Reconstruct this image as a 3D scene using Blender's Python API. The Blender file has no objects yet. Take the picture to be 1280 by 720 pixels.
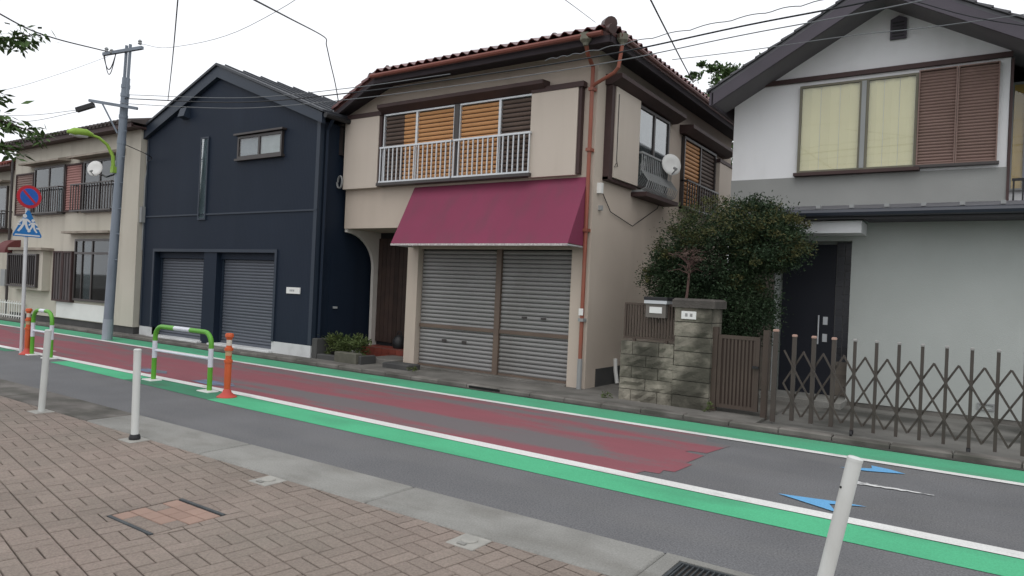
import bpy, bmesh, math, random
from mathutils import Vector, Matrix
random.seed(7)
SC = bpy.context.scene
COL = SC.collection
rad = math.radians

# ------------------------------------------------------------------ camera
YAW, PITCH, ROLL = rad(34.1), rad(0.2), rad(2.58)
CAM = Vector((0, 0, 1.6))
_f = Vector((-math.sin(YAW)*math.cos(PITCH), math.cos(YAW)*math.cos(PITCH), math.sin(PITCH)))
_r = Vector((math.cos(YAW), math.sin(YAW), 0))
_u = _r.cross(_f)
_r2 = _r*math.cos(ROLL) + _u*math.sin(ROLL)
_u2 = _u*math.cos(ROLL) - _r*math.sin(ROLL)
cd = bpy.data.cameras.new('camera')
cd.sensor_width = 36
cd.lens = 868/1280*36
cd.clip_end = 2000
cam = bpy.data.objects.new('camera', cd)
COL.objects.link(cam)
mw = Matrix((_r2, _u2, -_f)).transposed().to_4x4()
mw.translation = CAM
cam.matrix_world = mw
SC.camera = cam

# ------------------------------------------------------------------ world: white overcast sky
w = bpy.data.worlds.new('World')
SC.world = w
w.use_nodes = True
nt = w.node_tree
for n in list(nt.nodes): nt.nodes.remove(n)
N = nt.nodes.new
sky = N('ShaderNodeTexSky')
sky.sky_type = 'NISHITA'
sky.sun_disc = False
sky.sun_elevation = rad(58)
sky.sun_rotation = rad(150)
sky.dust_density = 6
sky.air_density = 1.0
hs = N('ShaderNodeHueSaturation'); hs.inputs['Saturation'].default_value = 0.25
mx = N('ShaderNodeMix'); mx.data_type = 'RGBA'; mx.inputs[0].default_value = 0.88
mx.inputs[7].default_value = (10.6, 10.8, 11.2, 1)
bg = N('ShaderNodeBackground'); bg.inputs['Strength'].default_value = 0.115
ow = N('ShaderNodeOutputWorld')
nt.links.new(sky.outputs[0], hs.inputs['Color'])
nt.links.new(hs.outputs[0], mx.inputs[6])
nt.links.new(mx.outputs[2], bg.inputs['Color'])
nt.links.new(bg.outputs[0], ow.inputs[0])
# ------------------------------------------------------------------ soft sun behind the cloud
sd = bpy.data.lights.new('sun', 'SUN')
sd.energy = 0.6
sd.angle = rad(45)
sd.color = (1, 0.97, 0.92)
sun = bpy.data.objects.new('sun', sd)
COL.objects.link(sun)
_sd = Vector((math.cos(rad(58))*0.35, -math.cos(rad(58))*0.94, math.sin(rad(58))))
sun.rotation_euler = _sd.to_track_quat('Z', 'Y').to_euler()
SC.view_settings.view_transform = 'Standard'
SC.view_settings.look = 'None'
SC.view_settings.gamma = 1
SC.view_settings.exposure = 0
SC.view_settings.use_curve_mapping = False
SC.cycles.max_bounces = 6

# ------------------------------------------------------------------ materials
MATS = {}
def mat(name, col, rough=0.8, col2=None, ns=2.0, nf=0.6, dirt=None, df=0.5, ds=(1.2, 1.2, 0.5), dlo=0.5, dhi=0.75,
        bump=0.0, bs=80, metal=0.0, spec=0.3, rnd=0.0, island=0.0, ribs=0.0, speck=0.0):
    if name in MATS: return MATS[name]
    m = bpy.data.materials.new(name); MATS[name] = m
    m.use_nodes = True
    t = m.node_tree; n = t.nodes; l = t.links
    b = n['Principled BSDF']
    b.inputs['Roughness'].default_value = rough
    b.inputs['Metallic'].default_value = metal
    b.inputs['Specular IOR Level'].default_value = spec
    geo = n.new('ShaderNodeNewGeometry')
    pos = geo.outputs['Position']
    def noise(scale, detail=4, vec=None):
        q = n.new('ShaderNodeTexNoise'); q.inputs['Scale'].default_value = scale; q.inputs['Detail'].default_value = detail
        l.new(vec or pos, q.inputs['Vector']); return q.outputs['Fac']
    def ramp(src, lo, hi):
        r = n.new('ShaderNodeMapRange'); r.inputs[1].default_value = lo; r.inputs[2].default_value = hi
        l.new(src, r.inputs[0]); return r.outputs[0]
    def mixc(fac, a, c):
        x = n.new('ShaderNodeMix'); x.data_type = 'RGBA'
        if isinstance(fac, float): x.inputs[0].default_value = fac
        else: l.new(fac, x.inputs[0])
        for s, v in ((6, a), (7, c)):
            if isinstance(v, tuple): x.inputs[s].default_value = (*v[:3], 1)
            else: l.new(v, x.inputs[s])
        return x.outputs[2]
    def mul(a, v):
        x = n.new('ShaderNodeMath'); x.operation = 'MULTIPLY'; l.new(a, x.inputs[0]); x.inputs[1].default_value = v
        return x.outputs[0]
    c = col
    if col2 is None: col2 = tuple(v*0.82 for v in col)
    f = ramp(noise(ns, 6), 0.35, 0.68)
    c = mixc(mul(f, nf), col, col2)
    if dirt:
        mp = n.new('ShaderNodeVectorMath'); mp.operation = 'MULTIPLY'; mp.inputs[1].default_value = ds
        l.new(pos, mp.inputs[0])
        c = mixc(mul(ramp(noise(1.0, 7, mp.outputs[0]), dlo, dhi), df), c, dirt)
    if speck:
        q = ramp(noise(75, 2), 0.3, 0.72)
        r2 = n.new('ShaderNodeMapRange'); r2.inputs[3].default_value = 1-speck; r2.inputs[4].default_value = 1+speck; l.new(q, r2.inputs[0])
        h2 = n.new('ShaderNodeHueSaturation'); l.new(r2.outputs[0], h2.inputs['Value']); l.new(c, h2.inputs['Color']); c = h2.outputs[0]
    if rnd or island:
        if rnd:
            o = n.new('ShaderNodeObjectInfo'); src = o.outputs['Random']; amt = rnd
        else:
            src = geo.outputs['Random Per Island']; amt = island
        r = n.new('ShaderNodeMapRange'); r.inputs[3].default_value = 1-amt; r.inputs[4].default_value = 1+amt
        l.new(src, r.inputs[0])
        h = n.new('ShaderNodeHueSaturation'); l.new(r.outputs[0], h.inputs['Value']); l.new(c, h.inputs['Color'])
        c = h.outputs[0]
    if isinstance(c, tuple): b.inputs['Base Color'].default_value = (*c, 1)
    else: l.new(c, b.inputs['Base Color'])
    if bump or ribs:
        bp = n.new('ShaderNodeBump'); bp.inputs['Strength'].default_value = min(1.0, bump or 0.4)
        bp.inputs['Distance'].default_value = 0.01
        if ribs:
            wv = n.new('ShaderNodeTexWave'); wv.inputs['Scale'].default_value = ribs; wv.bands_direction = 'X'
            l.new(pos, wv.inputs['Vector']); l.new(wv.outputs['Fac'], bp.inputs['Height'])
        else:
            l.new(noise(bs, 3), bp.inputs['Height'])
        l.new(bp.outputs[0], b.inputs['Normal'])
    return m

def glass_mat(name, tint=(0.97, 0.98, 0.98), refl=1.0):
    m = bpy.data.materials.new(name); MATS[name] = m
    m.use_nodes = True
    t = m.node_tree; n = t.nodes; l = t.links
    n.remove(n['Principled BSDF'])
    tr = n.new('ShaderNodeBsdfTransparent'); tr.inputs[0].default_value = (*tint, 1)
    gl = n.new('ShaderNodeBsdfGlossy'); gl.inputs['Roughness'].default_value = 0.03
    lw = n.new('ShaderNodeLayerWeight'); lw.inputs[0].default_value = 0.5     # Schlick reflectance
    pw_ = n.new('ShaderNodeMath'); pw_.operation = 'POWER'; pw_.inputs[1].default_value = 4.0; l.new(lw.outputs['Facing'], pw_.inputs[0])
    fr = n.new('ShaderNodeMath'); fr.operation = 'MULTIPLY_ADD'; fr.inputs[1].default_value = 0.9; fr.inputs[2].default_value = 0.05*refl
    l.new(pw_.outputs[0], fr.inputs[0])
    mx_ = n.new('ShaderNodeMixShader')
    l.new(fr.outputs[0], mx_.inputs[0]); l.new(tr.outputs[0], mx_.inputs[1]); l.new(gl.outputs[0], mx_.inputs[2])
    l.new(mx_.outputs[0], n['Material Output'].inputs[0])
    return m

# ------------------------------------------------------------------ mesh helper
class MB:
    def __init__(s, xf=None): s.v = []; s.f = []; s.xf = xf
    def add(s, vs, fs):
        b = len(s.v)
        if s.xf: vs = [s.xf(*p) for p in vs]
        s.v += [tuple(p) for p in vs]; s.f += [tuple(i+b for i in f) for f in fs]
        return s
    def box(s, x0, x1, y0, y1, z0, z1):
        return s.add([(x0,y0,z0),(x1,y0,z0),(x1,y1,z0),(x0,y1,z0),(x0,y0,z1),(x1,y0,z1),(x1,y1,z1),(x0,y1,z1)],
              [(0,3,2,1),(4,5,6,7),(0,1,5,4),(1,2,6,5),(2,3,7,6),(3,0,4,7)])
    def bbox(s, x0, x1, y0, y1, z0, z1, b=0.01):     # box with bevelled top edges
        return s.add([(x0,y0,z0),(x1,y0,z0),(x1,y1,z0),(x0,y1,z0),
               (x0,y0,z1-b),(x1,y0,z1-b),(x1,y1,z1-b),(x0,y1,z1-b),
               (x0+b,y0+b,z1),(x1-b,y0+b,z1),(x1-b,y1-b,z1),(x0+b,y1-b,z1)],
              [(0,3,2,1),(0,1,5,4),(1,2,6,5),(2,3,7,6),(3,0,4,7),(4,5,9,8),(5,6,10,9),(6,7,11,10),(7,4,8,11),(8,9,10,11)])
    def prism(s, poly, a0, a1, axis='y'):            # poly in the two other axes, extruded along axis
        n = len(poly)
        def P(p, a):
            return {'y': (p[0], a, p[1]), 'x': (a, p[0], p[1]), 'z': (p[0], p[1], a)}[axis]
        vs = [P(p, a0) for p in poly] + [P(p, a1) for p in poly]
        fs = [tuple(range(n)), tuple(range(2*n-1, n-1, -1))] + [(i, (i+1) % n, n+(i+1) % n, n+i) for i in range(n)]
        return s.add(vs, fs)
    def bar(s, p, q, w_, h_, up=(0, 0, 1)):
        p, q = Vector(p), Vector(q); d = (q-p).normalized(); u = Vector(up)
        if abs(d.dot(u)) > 0.98: u = Vector((0, 1, 0))
        a = d.cross(u).normalized(); c = a.cross(d).normalized()
        vs = []
        for e in (p, q):
            for i, j in ((-1,-1),(1,-1),(1,1),(-1,1)): vs.append(tuple(e + a*(i*w_/2) + c*(j*h_/2)))
        return s.add(vs, [(0,1,2,3),(7,6,5,4),(0,4,5,1),(1,5,6,2),(2,6,7,3),(3,7,4,0)])
    def tube(s, pts, r, n=8, cap=True):
        pts = [Vector(p) for p in pts]; k = len(pts)
        rs = r if isinstance(r, (list, tuple)) else [r]*k
        vs = []; a = None
        for i, p in enumerate(pts):
            d = (pts[min(i+1, k-1)] - pts[max(i-1, 0)]).normalized()
            if a is None:
                h = Vector((0, 0, 1)) if abs(d.z) < 0.9 else Vector((1, 0, 0)); a = d.cross(h).normalized()
            else:
                a = (a - d*a.dot(d)).normalized()
            c = d.cross(a)
            for j in range(n):
                t = 2*math.pi*j/n; vs.append(tuple(p + (a*math.cos(t) + c*math.sin(t))*rs[i]))
        fs = [(i*n+j, i*n+(j+1) % n, (i+1)*n+(j+1) % n, (i+1)*n+j) for i in range(k-1) for j in range(n)]
        if cap: fs += [tuple(range(n-1, -1, -1)), tuple(range((k-1)*n, k*n))]
        return s.add(vs, fs)
    def lathe(s, prof, cx, cy, n=16):                # prof: (r, z) bottom to top
        vs = []
        for r, z in prof:
            for j in range(n):
                t = 2*math.pi*j/n; vs.append((cx+r*math.cos(t), cy+r*math.sin(t), z))
        k = len(prof)
        fs = [(i*n+j, i*n+(j+1) % n, (i+1)*n+(j+1) % n, (i+1)*n+j) for i in range(k-1) for j in range(n)]
        fs += [tuple(range(n-1, -1, -1)), tuple(range((k-1)*n, k*n))]
        return s.add(vs, fs)
    def ring(s, u0, u1, d0, d1, z0, z1, t):          # rectangular frame of member width t
        s.box(u0, u0+t, d0, d1, z0, z1); s.box(u1-t, u1, d0, d1, z0, z1)
        s.box(u0+t, u1-t, d0, d1, z1-t, z1); s.box(u0+t, u1-t, d0, d1, z0, z0+t); return s

ORG = {}
def build(name, mb, m, parent=None, fix=True, smooth=False, org=None):
    """link ONE mesh object; vertices are world coordinates, stored relative to the root's origin"""
    o0 = ORG.get(parent.name, Vector((0, 0, 0))) if parent else (Vector(org) if org else Vector((0, 0, 0)))
    me = bpy.data.meshes.new(name)
    me.from_pydata([(x-o0.x, y-o0.y, z-o0.z) for x, y, z in mb.v], [], mb.f)
    if fix:
        b = bmesh.new(); b.from_mesh(me); bmesh.ops.recalc_face_normals(b, faces=b.faces); b.to_mesh(me); b.free()
    if smooth:
        for p in me.polygons: p.use_smooth = True
        try: me.set_sharp_from_angle(angle=rad(40))
        except Exception: pass
    if m: me.materials.append(m)
    o = bpy.data.objects.new(name, me); COL.objects.link(o)
    if parent: o.parent = parent
    else: o.location = o0
    ORG[o.name] = o0
    return o
def tag(o, label, cat, group=None):
    o['label'] = label; o['category'] = cat
    if group: o['group'] = group
    return o
def struct(o): o['kind'] = 'structure'; return o
def thing(name, loc, label, cat, group=None):
    o = bpy.data.objects.new(name, None); o.empty_display_size = 0.2; COL.objects.link(o)
    o.location = loc; ORG[o.name] = Vector(loc)
    return tag(o, label, cat, group)
def piece(name, mesh, loc, parent, rotz=0.0, rot=None, sc=None):
    """a copy that shares mesh data, placed at a world position under its parent"""
    o = bpy.data.objects.new(name, mesh); COL.objects.link(o); o.parent = parent
    o.location = Vector(loc) - ORG[parent.name]
    o.rotation_euler = rot if rot else (0, 0, rotz)
    if sc: o.scale = sc
    return o
def shared(name, mb, m, smooth=False):
    me = bpy.data.meshes.new(name); me.from_pydata(mb.v, [], mb.f)
    b = bmesh.new(); b.from_mesh(me); bmesh.ops.recalc_face_normals(b, faces=b.faces); b.to_mesh(me); b.free()
    if smooth:
        for p in me.polygons: p.use_smooth = True
        try: me.set_sharp_from_angle(angle=rad(40))
        except Exception: pass
    me.materials.append(m); return me
def FR(Y): return lambda u, d, z: (u, Y-d, z)        # wall facing the street: u = X, d = out of the wall
def SD(X): return lambda u, d, z: (X+d, u, z)        # wall facing right: u = Y
def project(p):
    v = Vector(p)-CAM; z = v.dot(_f)
    if z < 0.2: return None
    return 640+868*v.dot(_r2)/z, 360-868*v.dot(_u2)/z

# leaf cards ---------------------------------------------------------------
def leaves(mb, centre, radii, n, size, seed, shell=0.55, flat=0.0, lump=0.35, aspect=2.0, droop=0.0):
    rg = random.Random(seed)
    # lumps: sub-clusters spread over the ellipsoid, so that the crown has clumps and gaps
    k = max(3, int(n/60)); subs = []
    for _ in range(k):
        while True:
            p = Vector((rg.uniform(-1,1), rg.uniform(-1,1), rg.uniform(-1,1)))
            if p.length <= 1: break
        if p.length > 1e-3: p = p.normalized()*(shell + (1-shell)*p.length)*rg.uniform(0.8, 1.06)
        subs.append((p, rg.uniform(0.6, 1.3)*lump))
    for i in range(n):
        c, s_ = subs[rg.randrange(k)]
        q = c + Vector((rg.gauss(0, .5), rg.gauss(0, .5), rg.gauss(0, .4)))*s_
        p = Vector((centre[0]+q.x*radii[0], centre[1]+q.y*radii[1], centre[2]+q.z*radii[2]))
        L = size*rg.uniform(0.6, 1.35)
        d = (Vector((rg.gauss(0,1), rg.gauss(0,1), rg.gauss(0,0.7)-droop)) + q*0.8).normalized()
        a = d.cross(Vector((rg.gauss(0,1), rg.gauss(0,1), rg.gauss(0,1)+flat))).normalized()
        nn = a.cross(d)
        W_ = L/aspect/2
        m1 = p + d*(L*0.5) + nn*(L*0.08)
        mb.add([p, m1+a*W_, p+d*L, m1-a*W_], [(0, 1, 2, 3)])

# ================================================================== SETTING
M_ground = mat('ground_concrete', (0.16, 0.155, 0.145), 0.95, (0.10, 0.10, 0.095), 0.6, 0.8, bump=0.4, bs=40)
M_asph = mat('asphalt', (0.163, 0.164, 0.170), 0.93, (0.128, 0.129, 0.134), 1.1, 0.8, speck=0.28, dirt=(0.19, 0.187, 0.183), df=0.35,
             ds=(0.35, 2.0, 1), dlo=0.45, dhi=0.7, bump=0.9, bs=140)
M_kerb = mat('kerb_concrete', (0.265, 0.262, 0.245), 0.95, (0.20, 0.197, 0.183), 2.5, 0.8, dirt=(0.12, 0.11, 0.095), df=0.5,
             ds=(1.5, 3, 1.5), bump=0.5, bs=90, rnd=0.1, speck=0.12)
M_kerbd = mat('old_kerb_concrete', (0.20, 0.185, 0.17), 0.95, (0.13, 0.12, 0.11), 3, 0.9, dirt=(0.055, 0.055, 0.045), df=0.7,
              ds=(2, 3, 2), dlo=0.4, dhi=0.65, bump=0.6, bs=70, rnd=0.14)
M_path = mat('worn_path_concrete', (0.19, 0.18, 0.165), 0.95, (0.12, 0.115, 0.105), 1.6, 0.9, dirt=(0.06, 0.06, 0.05), df=0.6,
             ds=(1.5, 2.0, 1.5), dlo=0.45, dhi=0.7, bump=0.6, bs=60)
M_bed = mat('sand_joint', (0.06, 0.05, 0.043), 0.98, bump=0.3)

struct(build('ground', MB().add([(-400,-200,-0.06),(400,-200,-0.06),(400,600,-0.06),(-400,600,-0.06)], [(0,1,2,3)]), M_ground))
road = struct(build('road', MB().add([(-70,4.18,0),(25,4.18,0),(25,9.05,0),(-70,9.05,0)], [(0,1,2,3)]), M_asph))

# road paint -----------------------------------------------------------------
def paint(name, poly, z, m):
    return build(name, MB().add([(x, y, z) for x, y in poly], [tuple(range(len(poly)))]), m, road, fix=False)
def worn(name, col, col2, asph=(0.13, 0.13, 0.133), lo=0.60, hi=0.72, ds=(0.8, 2.5, 1), df=0.9):
    return mat(name, col, 0.85, col2, 1.3, 0.7, dirt=asph, df=df, ds=ds, dlo=lo, dhi=hi, bump=0.5, bs=140, speck=0.1)
M_white = worn('white_line_paint', (0.72, 0.72, 0.70), (0.60, 0.60, 0.58), (0.3, 0.3, 0.29), 0.58, 0.75, (1.5, 4, 1), 0.8)
M_green = worn('green_lane_paint', (0.088, 0.45, 0.235), (0.075, 0.38, 0.20), (0.06, 0.20, 0.12), 0.52, 0.8, (0.7, 2.2, 1), 0.7)
M_greend = worn('dirty_green_lane_paint', (0.055, 0.24, 0.135), (0.06, 0.19, 0.12), (0.07, 0.13, 0.09), 0.45, 0.7, (1.2, 3, 1), 0.8)
M_greenf = worn('faded_green_lane_paint', (0.085, 0.38, 0.215), (0.08, 0.32, 0.18), (0.10, 0.22, 0.15), 0.50, 0.8, (0.8, 3, 1), 0.65)
M_bluef = worn('faded_blue_paint', (0.15, 0.21, 0.34), (0.16, 0.19, 0.28), lo=0.42, hi=0.6, ds=(3, 6, 1))
M_blue = worn('blue_arrow_paint', (0.14, 0.38, 0.66), (0.13, 0.35, 0.60), lo=0.62, hi=0.8, ds=(3, 6, 1))

# red anti-slip surface: paint that is worn off along the wheel tracks, down to the asphalt
def red_material():
    m = bpy.data.materials.new('red_surface_paint'); m.use_nodes = True
    t = m.node_tree; n = t.nodes; l = t.links; b = n['Principled BSDF']
    b.inputs['Roughness'].default_value = 0.9; b.inputs['Specular IOR Level'].default_value = 0.25
    geo = n.new('ShaderNodeNewGeometry'); sep = n.new('ShaderNodeSeparateXYZ'); l.new(geo.outputs['Position'], sep.inputs[0])
    def M2(op, a, c):
        x = n.new('ShaderNodeMath'); x.operation = op
        for i, v in enumerate((a, c)):
            if isinstance(v, (int, float)): x.inputs[i].default_value = v
            else: l.new(v, x.inputs[i])
        return x.outputs[0]
    def noise(sc, det=6):
        vm = n.new('ShaderNodeVectorMath'); vm.operation = 'MULTIPLY'; vm.inputs[1].default_value = sc
        l.new(geo.outputs['Position'], vm.inputs[0])
        q = n.new('ShaderNodeTexNoise'); q.inputs['Scale'].default_value = 1; q.inputs['Detail'].default_value = det
        l.new(vm.outputs[0], q.inputs['Vector']); return q.outputs['Fac']
    def bell(y0, wd):
        d = M2('DIVIDE', M2('SUBTRACT', sep.outputs[1], y0), wd)
        return M2('EXPONENT', M2('MULTIPLY', M2('MULTIPLY', d, d), -1), 0)
    def step(src, a, c):
        r = n.new('ShaderNodeMapRange'); r.inputs[1].default_value = a; r.inputs[2].default_value = c; l.new(src, r.inputs[0]); return r.outputs[0]
    # the near track is bare from about X -7 to -3.2, only thin further left; the far track is thin all along
    gap = M2('MULTIPLY', step(sep.outputs[0], -10.5, -6.5), step(sep.outputs[0], -3.0, -3.5))
    near = M2('MULTIPLY', bell(6.42, 0.30), M2('ADD', M2('MULTIPLY', gap, 0.62), 0.14))
    far = M2('MULTIPLY', bell(7.72, 0.42), 0.42)
    left = M2('MULTIPLY', step(sep.outputs[0], -9, -14), -0.03)
    wear = M2('ADD', M2('ADD', M2('ADD', near, far), left), M2('MULTIPLY', M2('SUBTRACT', noise((0.6, 3.4, 1), 9), 0.5), 1.7))
    fine = M2('MULTIPLY', M2('SUBTRACT', noise((30, 45, 1), 3), 0.5), 0.55)
    mask = step(M2('ADD', wear, fine), 0.10, 0.46)
    c1 = n.new('ShaderNodeMix'); c1.data_type = 'RGBA'
    c1.inputs[6].default_value = (0.285, 0.092, 0.112, 1); c1.inputs[7].default_value = (0.215, 0.085, 0.098, 1)
    l.new(noise((1.5, 4, 1)), c1.inputs[0])
    c2 = n.new('ShaderNodeMix'); c2.data_type = 'RGBA'; c2.inputs[7].default_value = (0.155, 0.138, 0.142, 1)
    l.new(mask, c2.inputs[0]); l.new(c1.outputs[2], c2.inputs[6]); l.new(c2.outputs[2], b.inputs['Base Color'])
    bp = n.new('ShaderNodeBump'); bp.inputs['Strength'].default_value = 0.6; bp.inputs['Distance'].default_value = 0.01
    q = n.new('ShaderNodeTexNoise'); q.inputs['Scale'].default_value = 130; l.new(geo.outputs['Position'], q.inputs['Vector'])
    l.new(q.outputs['Fac'], bp.inputs['Height']); l.new(bp.outputs[0], b.inputs['Normal'])
    return m
M_red = red_material()
paint('red_surface', [(-70,5.90),(-8.3,5.90),(-4.4,5.80),(-2.55,5.75),(-2.50,5.98),(-2.36,6.0),(-2.38,6.14),(-2.28,6.16),(-2.25,6.55),(-2.32,6.58),(-2.29,7.02),
                      (-2.5,7.04),(-2.48,7.12),(-2.31,7.14),(-2.22,7.7),(-2.5,7.72),(-2.6,8.04),(-70,8.04)], 0.004, M_red)
paint('white_line', [(-70,5.80),(-14,5.80),(-8.3,5.80),(-4.4,5.71),(-1.8,5.645),(20,5.62),(20,5.78),(-1.8,5.805),(-4.4,5.87),(-8.3,5.96),(-14,5.96),(-70,5.96)], 0.008, M_white)
paint('green_lane', [(-8.3,5.30),(-7.6,5.27),(-4.3,5.24),(-2.0,5.21),(20,5.17),(20,5.616),(-1.8,5.641),(-4.4,5.706),(-8.3,5.796)], 0.004, M_green)
paint('green_lane', [(-10.6,5.40),(-8.304,5.30),(-8.304,5.796),(-10.6,5.796)], 0.004, M_greend)
paint('green_lane', [(-13.3,5.50),(-10.604,5.40),(-10.604,5.796),(-13.3,5.796)], 0.004, M_green)
paint('green_lane', [(-40,5.6),(-15.4,5.6),(-15.4,5.796),(-40,5.796)], 0.004, M_greend)
paint('white_line', [(-70,8.02),(20,8.02),(20,8.14),(-70,8.14)], 0.008, M_white)
paint('green_lane', [(-70,8.144),(20,8.144),(20,8.78),(-70,8.78)], 0.004, M_greenf)
def arrow(x, y, L, W_):      # chevron pointing left
    return [(x, y), (x+L, y-W_*0.62), (x+L*0.55, y), (x+L*1.35, y+W_*0.35), (x+L*0.6, y+W_*0.55)]
paint('blue_arrow', [(-1.35,6.09),(-0.87,5.87),(-0.955,6.075),(-0.70,6.21),(-0.93,6.19)], 0.008, M_blue)
paint('blue_arrow', [(-1.10,7.52),(-0.86,7.55),(-0.55,7.70),(-0.70,7.80),(-0.86,7.84),(-0.84,7.70)], 0.008, M_blue)
paint('blue_arrow', [(0.30,6.10),(0.75,5.97),(0.68,6.13),(0.98,6.21),(0.82,6.28),(0.55,6.24)], 0.008, M_blue)
paint('blue_arrow', [(-9.95,6.06),(-9.35,6.02),(-9.05,6.22),(-9.3,6.36),(-9.9,6.30)], 0.008, M_bluef)
paint('blue_arrow', [(-11.7,6.1),(-11.2,6.06),(-10.85,6.2),(-11.1,6.35),(-11.6,6.3)], 0.008, M_bluef)
paint('chalk_streak', [(-0.88+k*.04, 6.935-.014*math.sin(k*2.3)+.0045*k) for k in range(16)]+[(-0.28-k*.04, 7.022+.016*math.sin(k*3.1)+.001*k) for k in range(16)], 0.008,
      worn('chalk_white', (0.68, 0.68, 0.67), (0.6, 0.6, 0.6), lo=0.5, hi=0.62, ds=(9, 25, 1)))
paint('white_letter_mark', [(-15.9,6.25),(-15.0,6.2),(-14.95,6.3),(-15.8,6.36)], 0.008, M_white)

# near pavement: basket-weave brick -----------------------------------------------
pav = struct(build('pavement', MB().add([(-70,-40,-0.012),(25,-40,-0.012),(25,4.18,-0.012),(-70,4.18,-0.012)], [(0,1,2,3)]), M_bed))
M_brick = mat('paving_brick', (0.278, 0.224, 0.193), 0.95, (0.250, 0.214, 0.182), 1.2, 0.9, dirt=(0.20, 0.17, 0.145), df=0.6,
              ds=(0.9, 0.9, 1), dlo=0.42, dhi=0.66, bump=0.7, bs=220, rnd=0.07, speck=0.16)
M_bricki = mat('paving_brick_far', (0.278, 0.224, 0.193), 0.95, (0.250, 0.214, 0.182), 1.2, 0.9, dirt=(0.20, 0.17, 0.145), df=0.6,
               ds=(0.9, 0.9, 1), dlo=0.42, dhi=0.66, bump=0.7, bs=220, island=0.07, speck=0.16)
M_brickr = mat('fresh_red_brick', (0.345, 0.235, 0.19), 0.95, (0.30, 0.21, 0.17), 4, 0.8, bump=0.7, bs=220, rnd=0.08)
PIT = 0.214; ANG = rad(-9.8); KERB_Y = 3.63
HATCH = (-4.70, -4.16, 2.32, 2.84)
bm_ = MB().bbox(-PIT/2+0.004, PIT/2-0.004, -PIT/4+0.004, PIT/4-0.004, -0.03, 0.0, 0.004)
brick_me = shared('brick', bm_, M_brick)
ca, sa = math.cos(ANG), math.sin(ANG)
cells = []
for i in range(-110, 60):
    for j in range(-40, 60):
        for k in (0, 1):
            cu, cv = i*PIT, j*PIT
            if (i+j) % 2 == 0: u, v, rot = cu, cv + (k-0.5)*PIT/2, 0.0
            else: u, v, rot = cu + (k-0.5)*PIT/2, cv, math.pi/2
            x, y = u*ca - v*sa - 3.0, u*sa + v*ca + 2.0
            if -20 < x < 3 and -1.2 < y < KERB_Y+0.1: cells.append((x, y, rot+ANG))
def clip_y(poly, Y):
    out = []
    for a, b in zip(poly, poly[1:]+poly[:1]):
        ia, ib = a[1] <= Y, b[1] <= Y
        if ia: out.append(a)
        if ia != ib:
            t = (Y-a[1])/(b[1]-a[1]); out.append((a[0]+t*(b[0]-a[0]), Y))
    return out
whole, rest = [], MB()
def in_hatch(x, y): return HATCH[0]-0.0 < x < HATCH[1]+0.0 and HATCH[2] < y < HATCH[3]
SOCK = [(-8.68,3.53), (-6.68,3.53), (-4.63,3.53), (-2.62,3.53), (-0.62,3.53)]
for x, y, r in cells:
    hw, hh = PIT/2-0.004, PIT/4-0.004
    c, s = math.cos(r), math.sin(r)
    poly = [(x+a*c-b*s, y+a*s+b*c) for a, b in ((-hw,-hh),(hw,-hh),(hw,hh),(-hw,hh))]
    hx0, hx1, hy0, hy1 = HATCH
    if max(p[0] for p in poly) > hx0 and min(p[0] for p in poly) < hx1 and max(p[1] for p in poly) > hy0 and min(p[1] for p in poly) < hy1:
        # bricks cut around the utility cover
        T = lambda P, f: [f(p) for p in P]
        lft = clip_y(T(poly, lambda p: (p[1], p[0])), hx0-.004); lft = T(lft, lambda p: (p[1], p[0]))
        rgt = clip_y(T(poly, lambda p: (p[1], -p[0])), -hx1-.004); rgt = T(rgt, lambda p: (-p[1], p[0]))
        mid = T(clip_y(T(poly, lambda p: (p[1], -p[0])), -hx0), lambda p: (-p[1], p[0]))
        mid = T(clip_y(T(mid, lambda p: (p[1], p[0])), hx1), lambda p: (p[1], p[0])) if len(mid) > 2 else []
        low = clip_y(mid, hy0-.004) if len(mid) > 2 else []
        upp = T(clip_y(T(mid, lambda p: (p[0], -p[1])), -hy1-.004), lambda p: (p[0], -p[1])) if len(mid) > 2 else []
        for q in (lft, rgt, low, upp):
            if len(q) > 2: rest.prism(q, -0.03, 0.004, 'z')
        continue
    if max(p[1] for p in poly) < KERB_Y-0.004:
        p = project((x, y, 0))
        vis = p and -10 < p[0] < 1290 and p[1] < 730
        whole.append((0 if vis else 1, (Vector((x, y, 0))-CAM).length, x, y, r, poly))
    else:
        q = clip_y(poly, KERB_Y-0.004)
        if len(q) >= 3: rest.prism(q, -0.03, 0.004, 'z')
whole.sort()
rgb = random.Random(3)
for k, (vis, d, x, y, r, poly) in enumerate(whole):
    if k < 300 and vis == 0:
        piece('brick', brick_me, (x, y, 0.004+rgb.uniform(-0.0015, 0.0015)), pav, rot=(rgb.uniform(-.006, .006), rgb.uniform(-.006, .006), r+rgb.choice((0, math.pi))))
    else:
        rest.prism(poly, -0.03, 0.004+rgb.uniform(-0.0015, 0.0015), 'z')
o = build('bricks_beyond', rest, M_bricki, pav); o['kind'] = 'stuff'

# flush kerb slabs along the asphalt
kx = -29.0+0.13
while kx < 20:
    if not (-1.62 < kx+1.0 < -0.5):
        m = M_kerb if kx > -7.9 else M_kerbd
        build('kerb_slab', MB().bbox(kx+0.010, kx+2.1-0.010, KERB_Y+0.004, 4.17, -0.03, 0.012, 0.012), m, pav)
    kx += 2.1
build('kerb_slab', MB().bbox(-0.62, 0.524, KERB_Y+0.004, 4.17, -0.03, 0.012, 0.012), M_kerb, pav)
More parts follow.
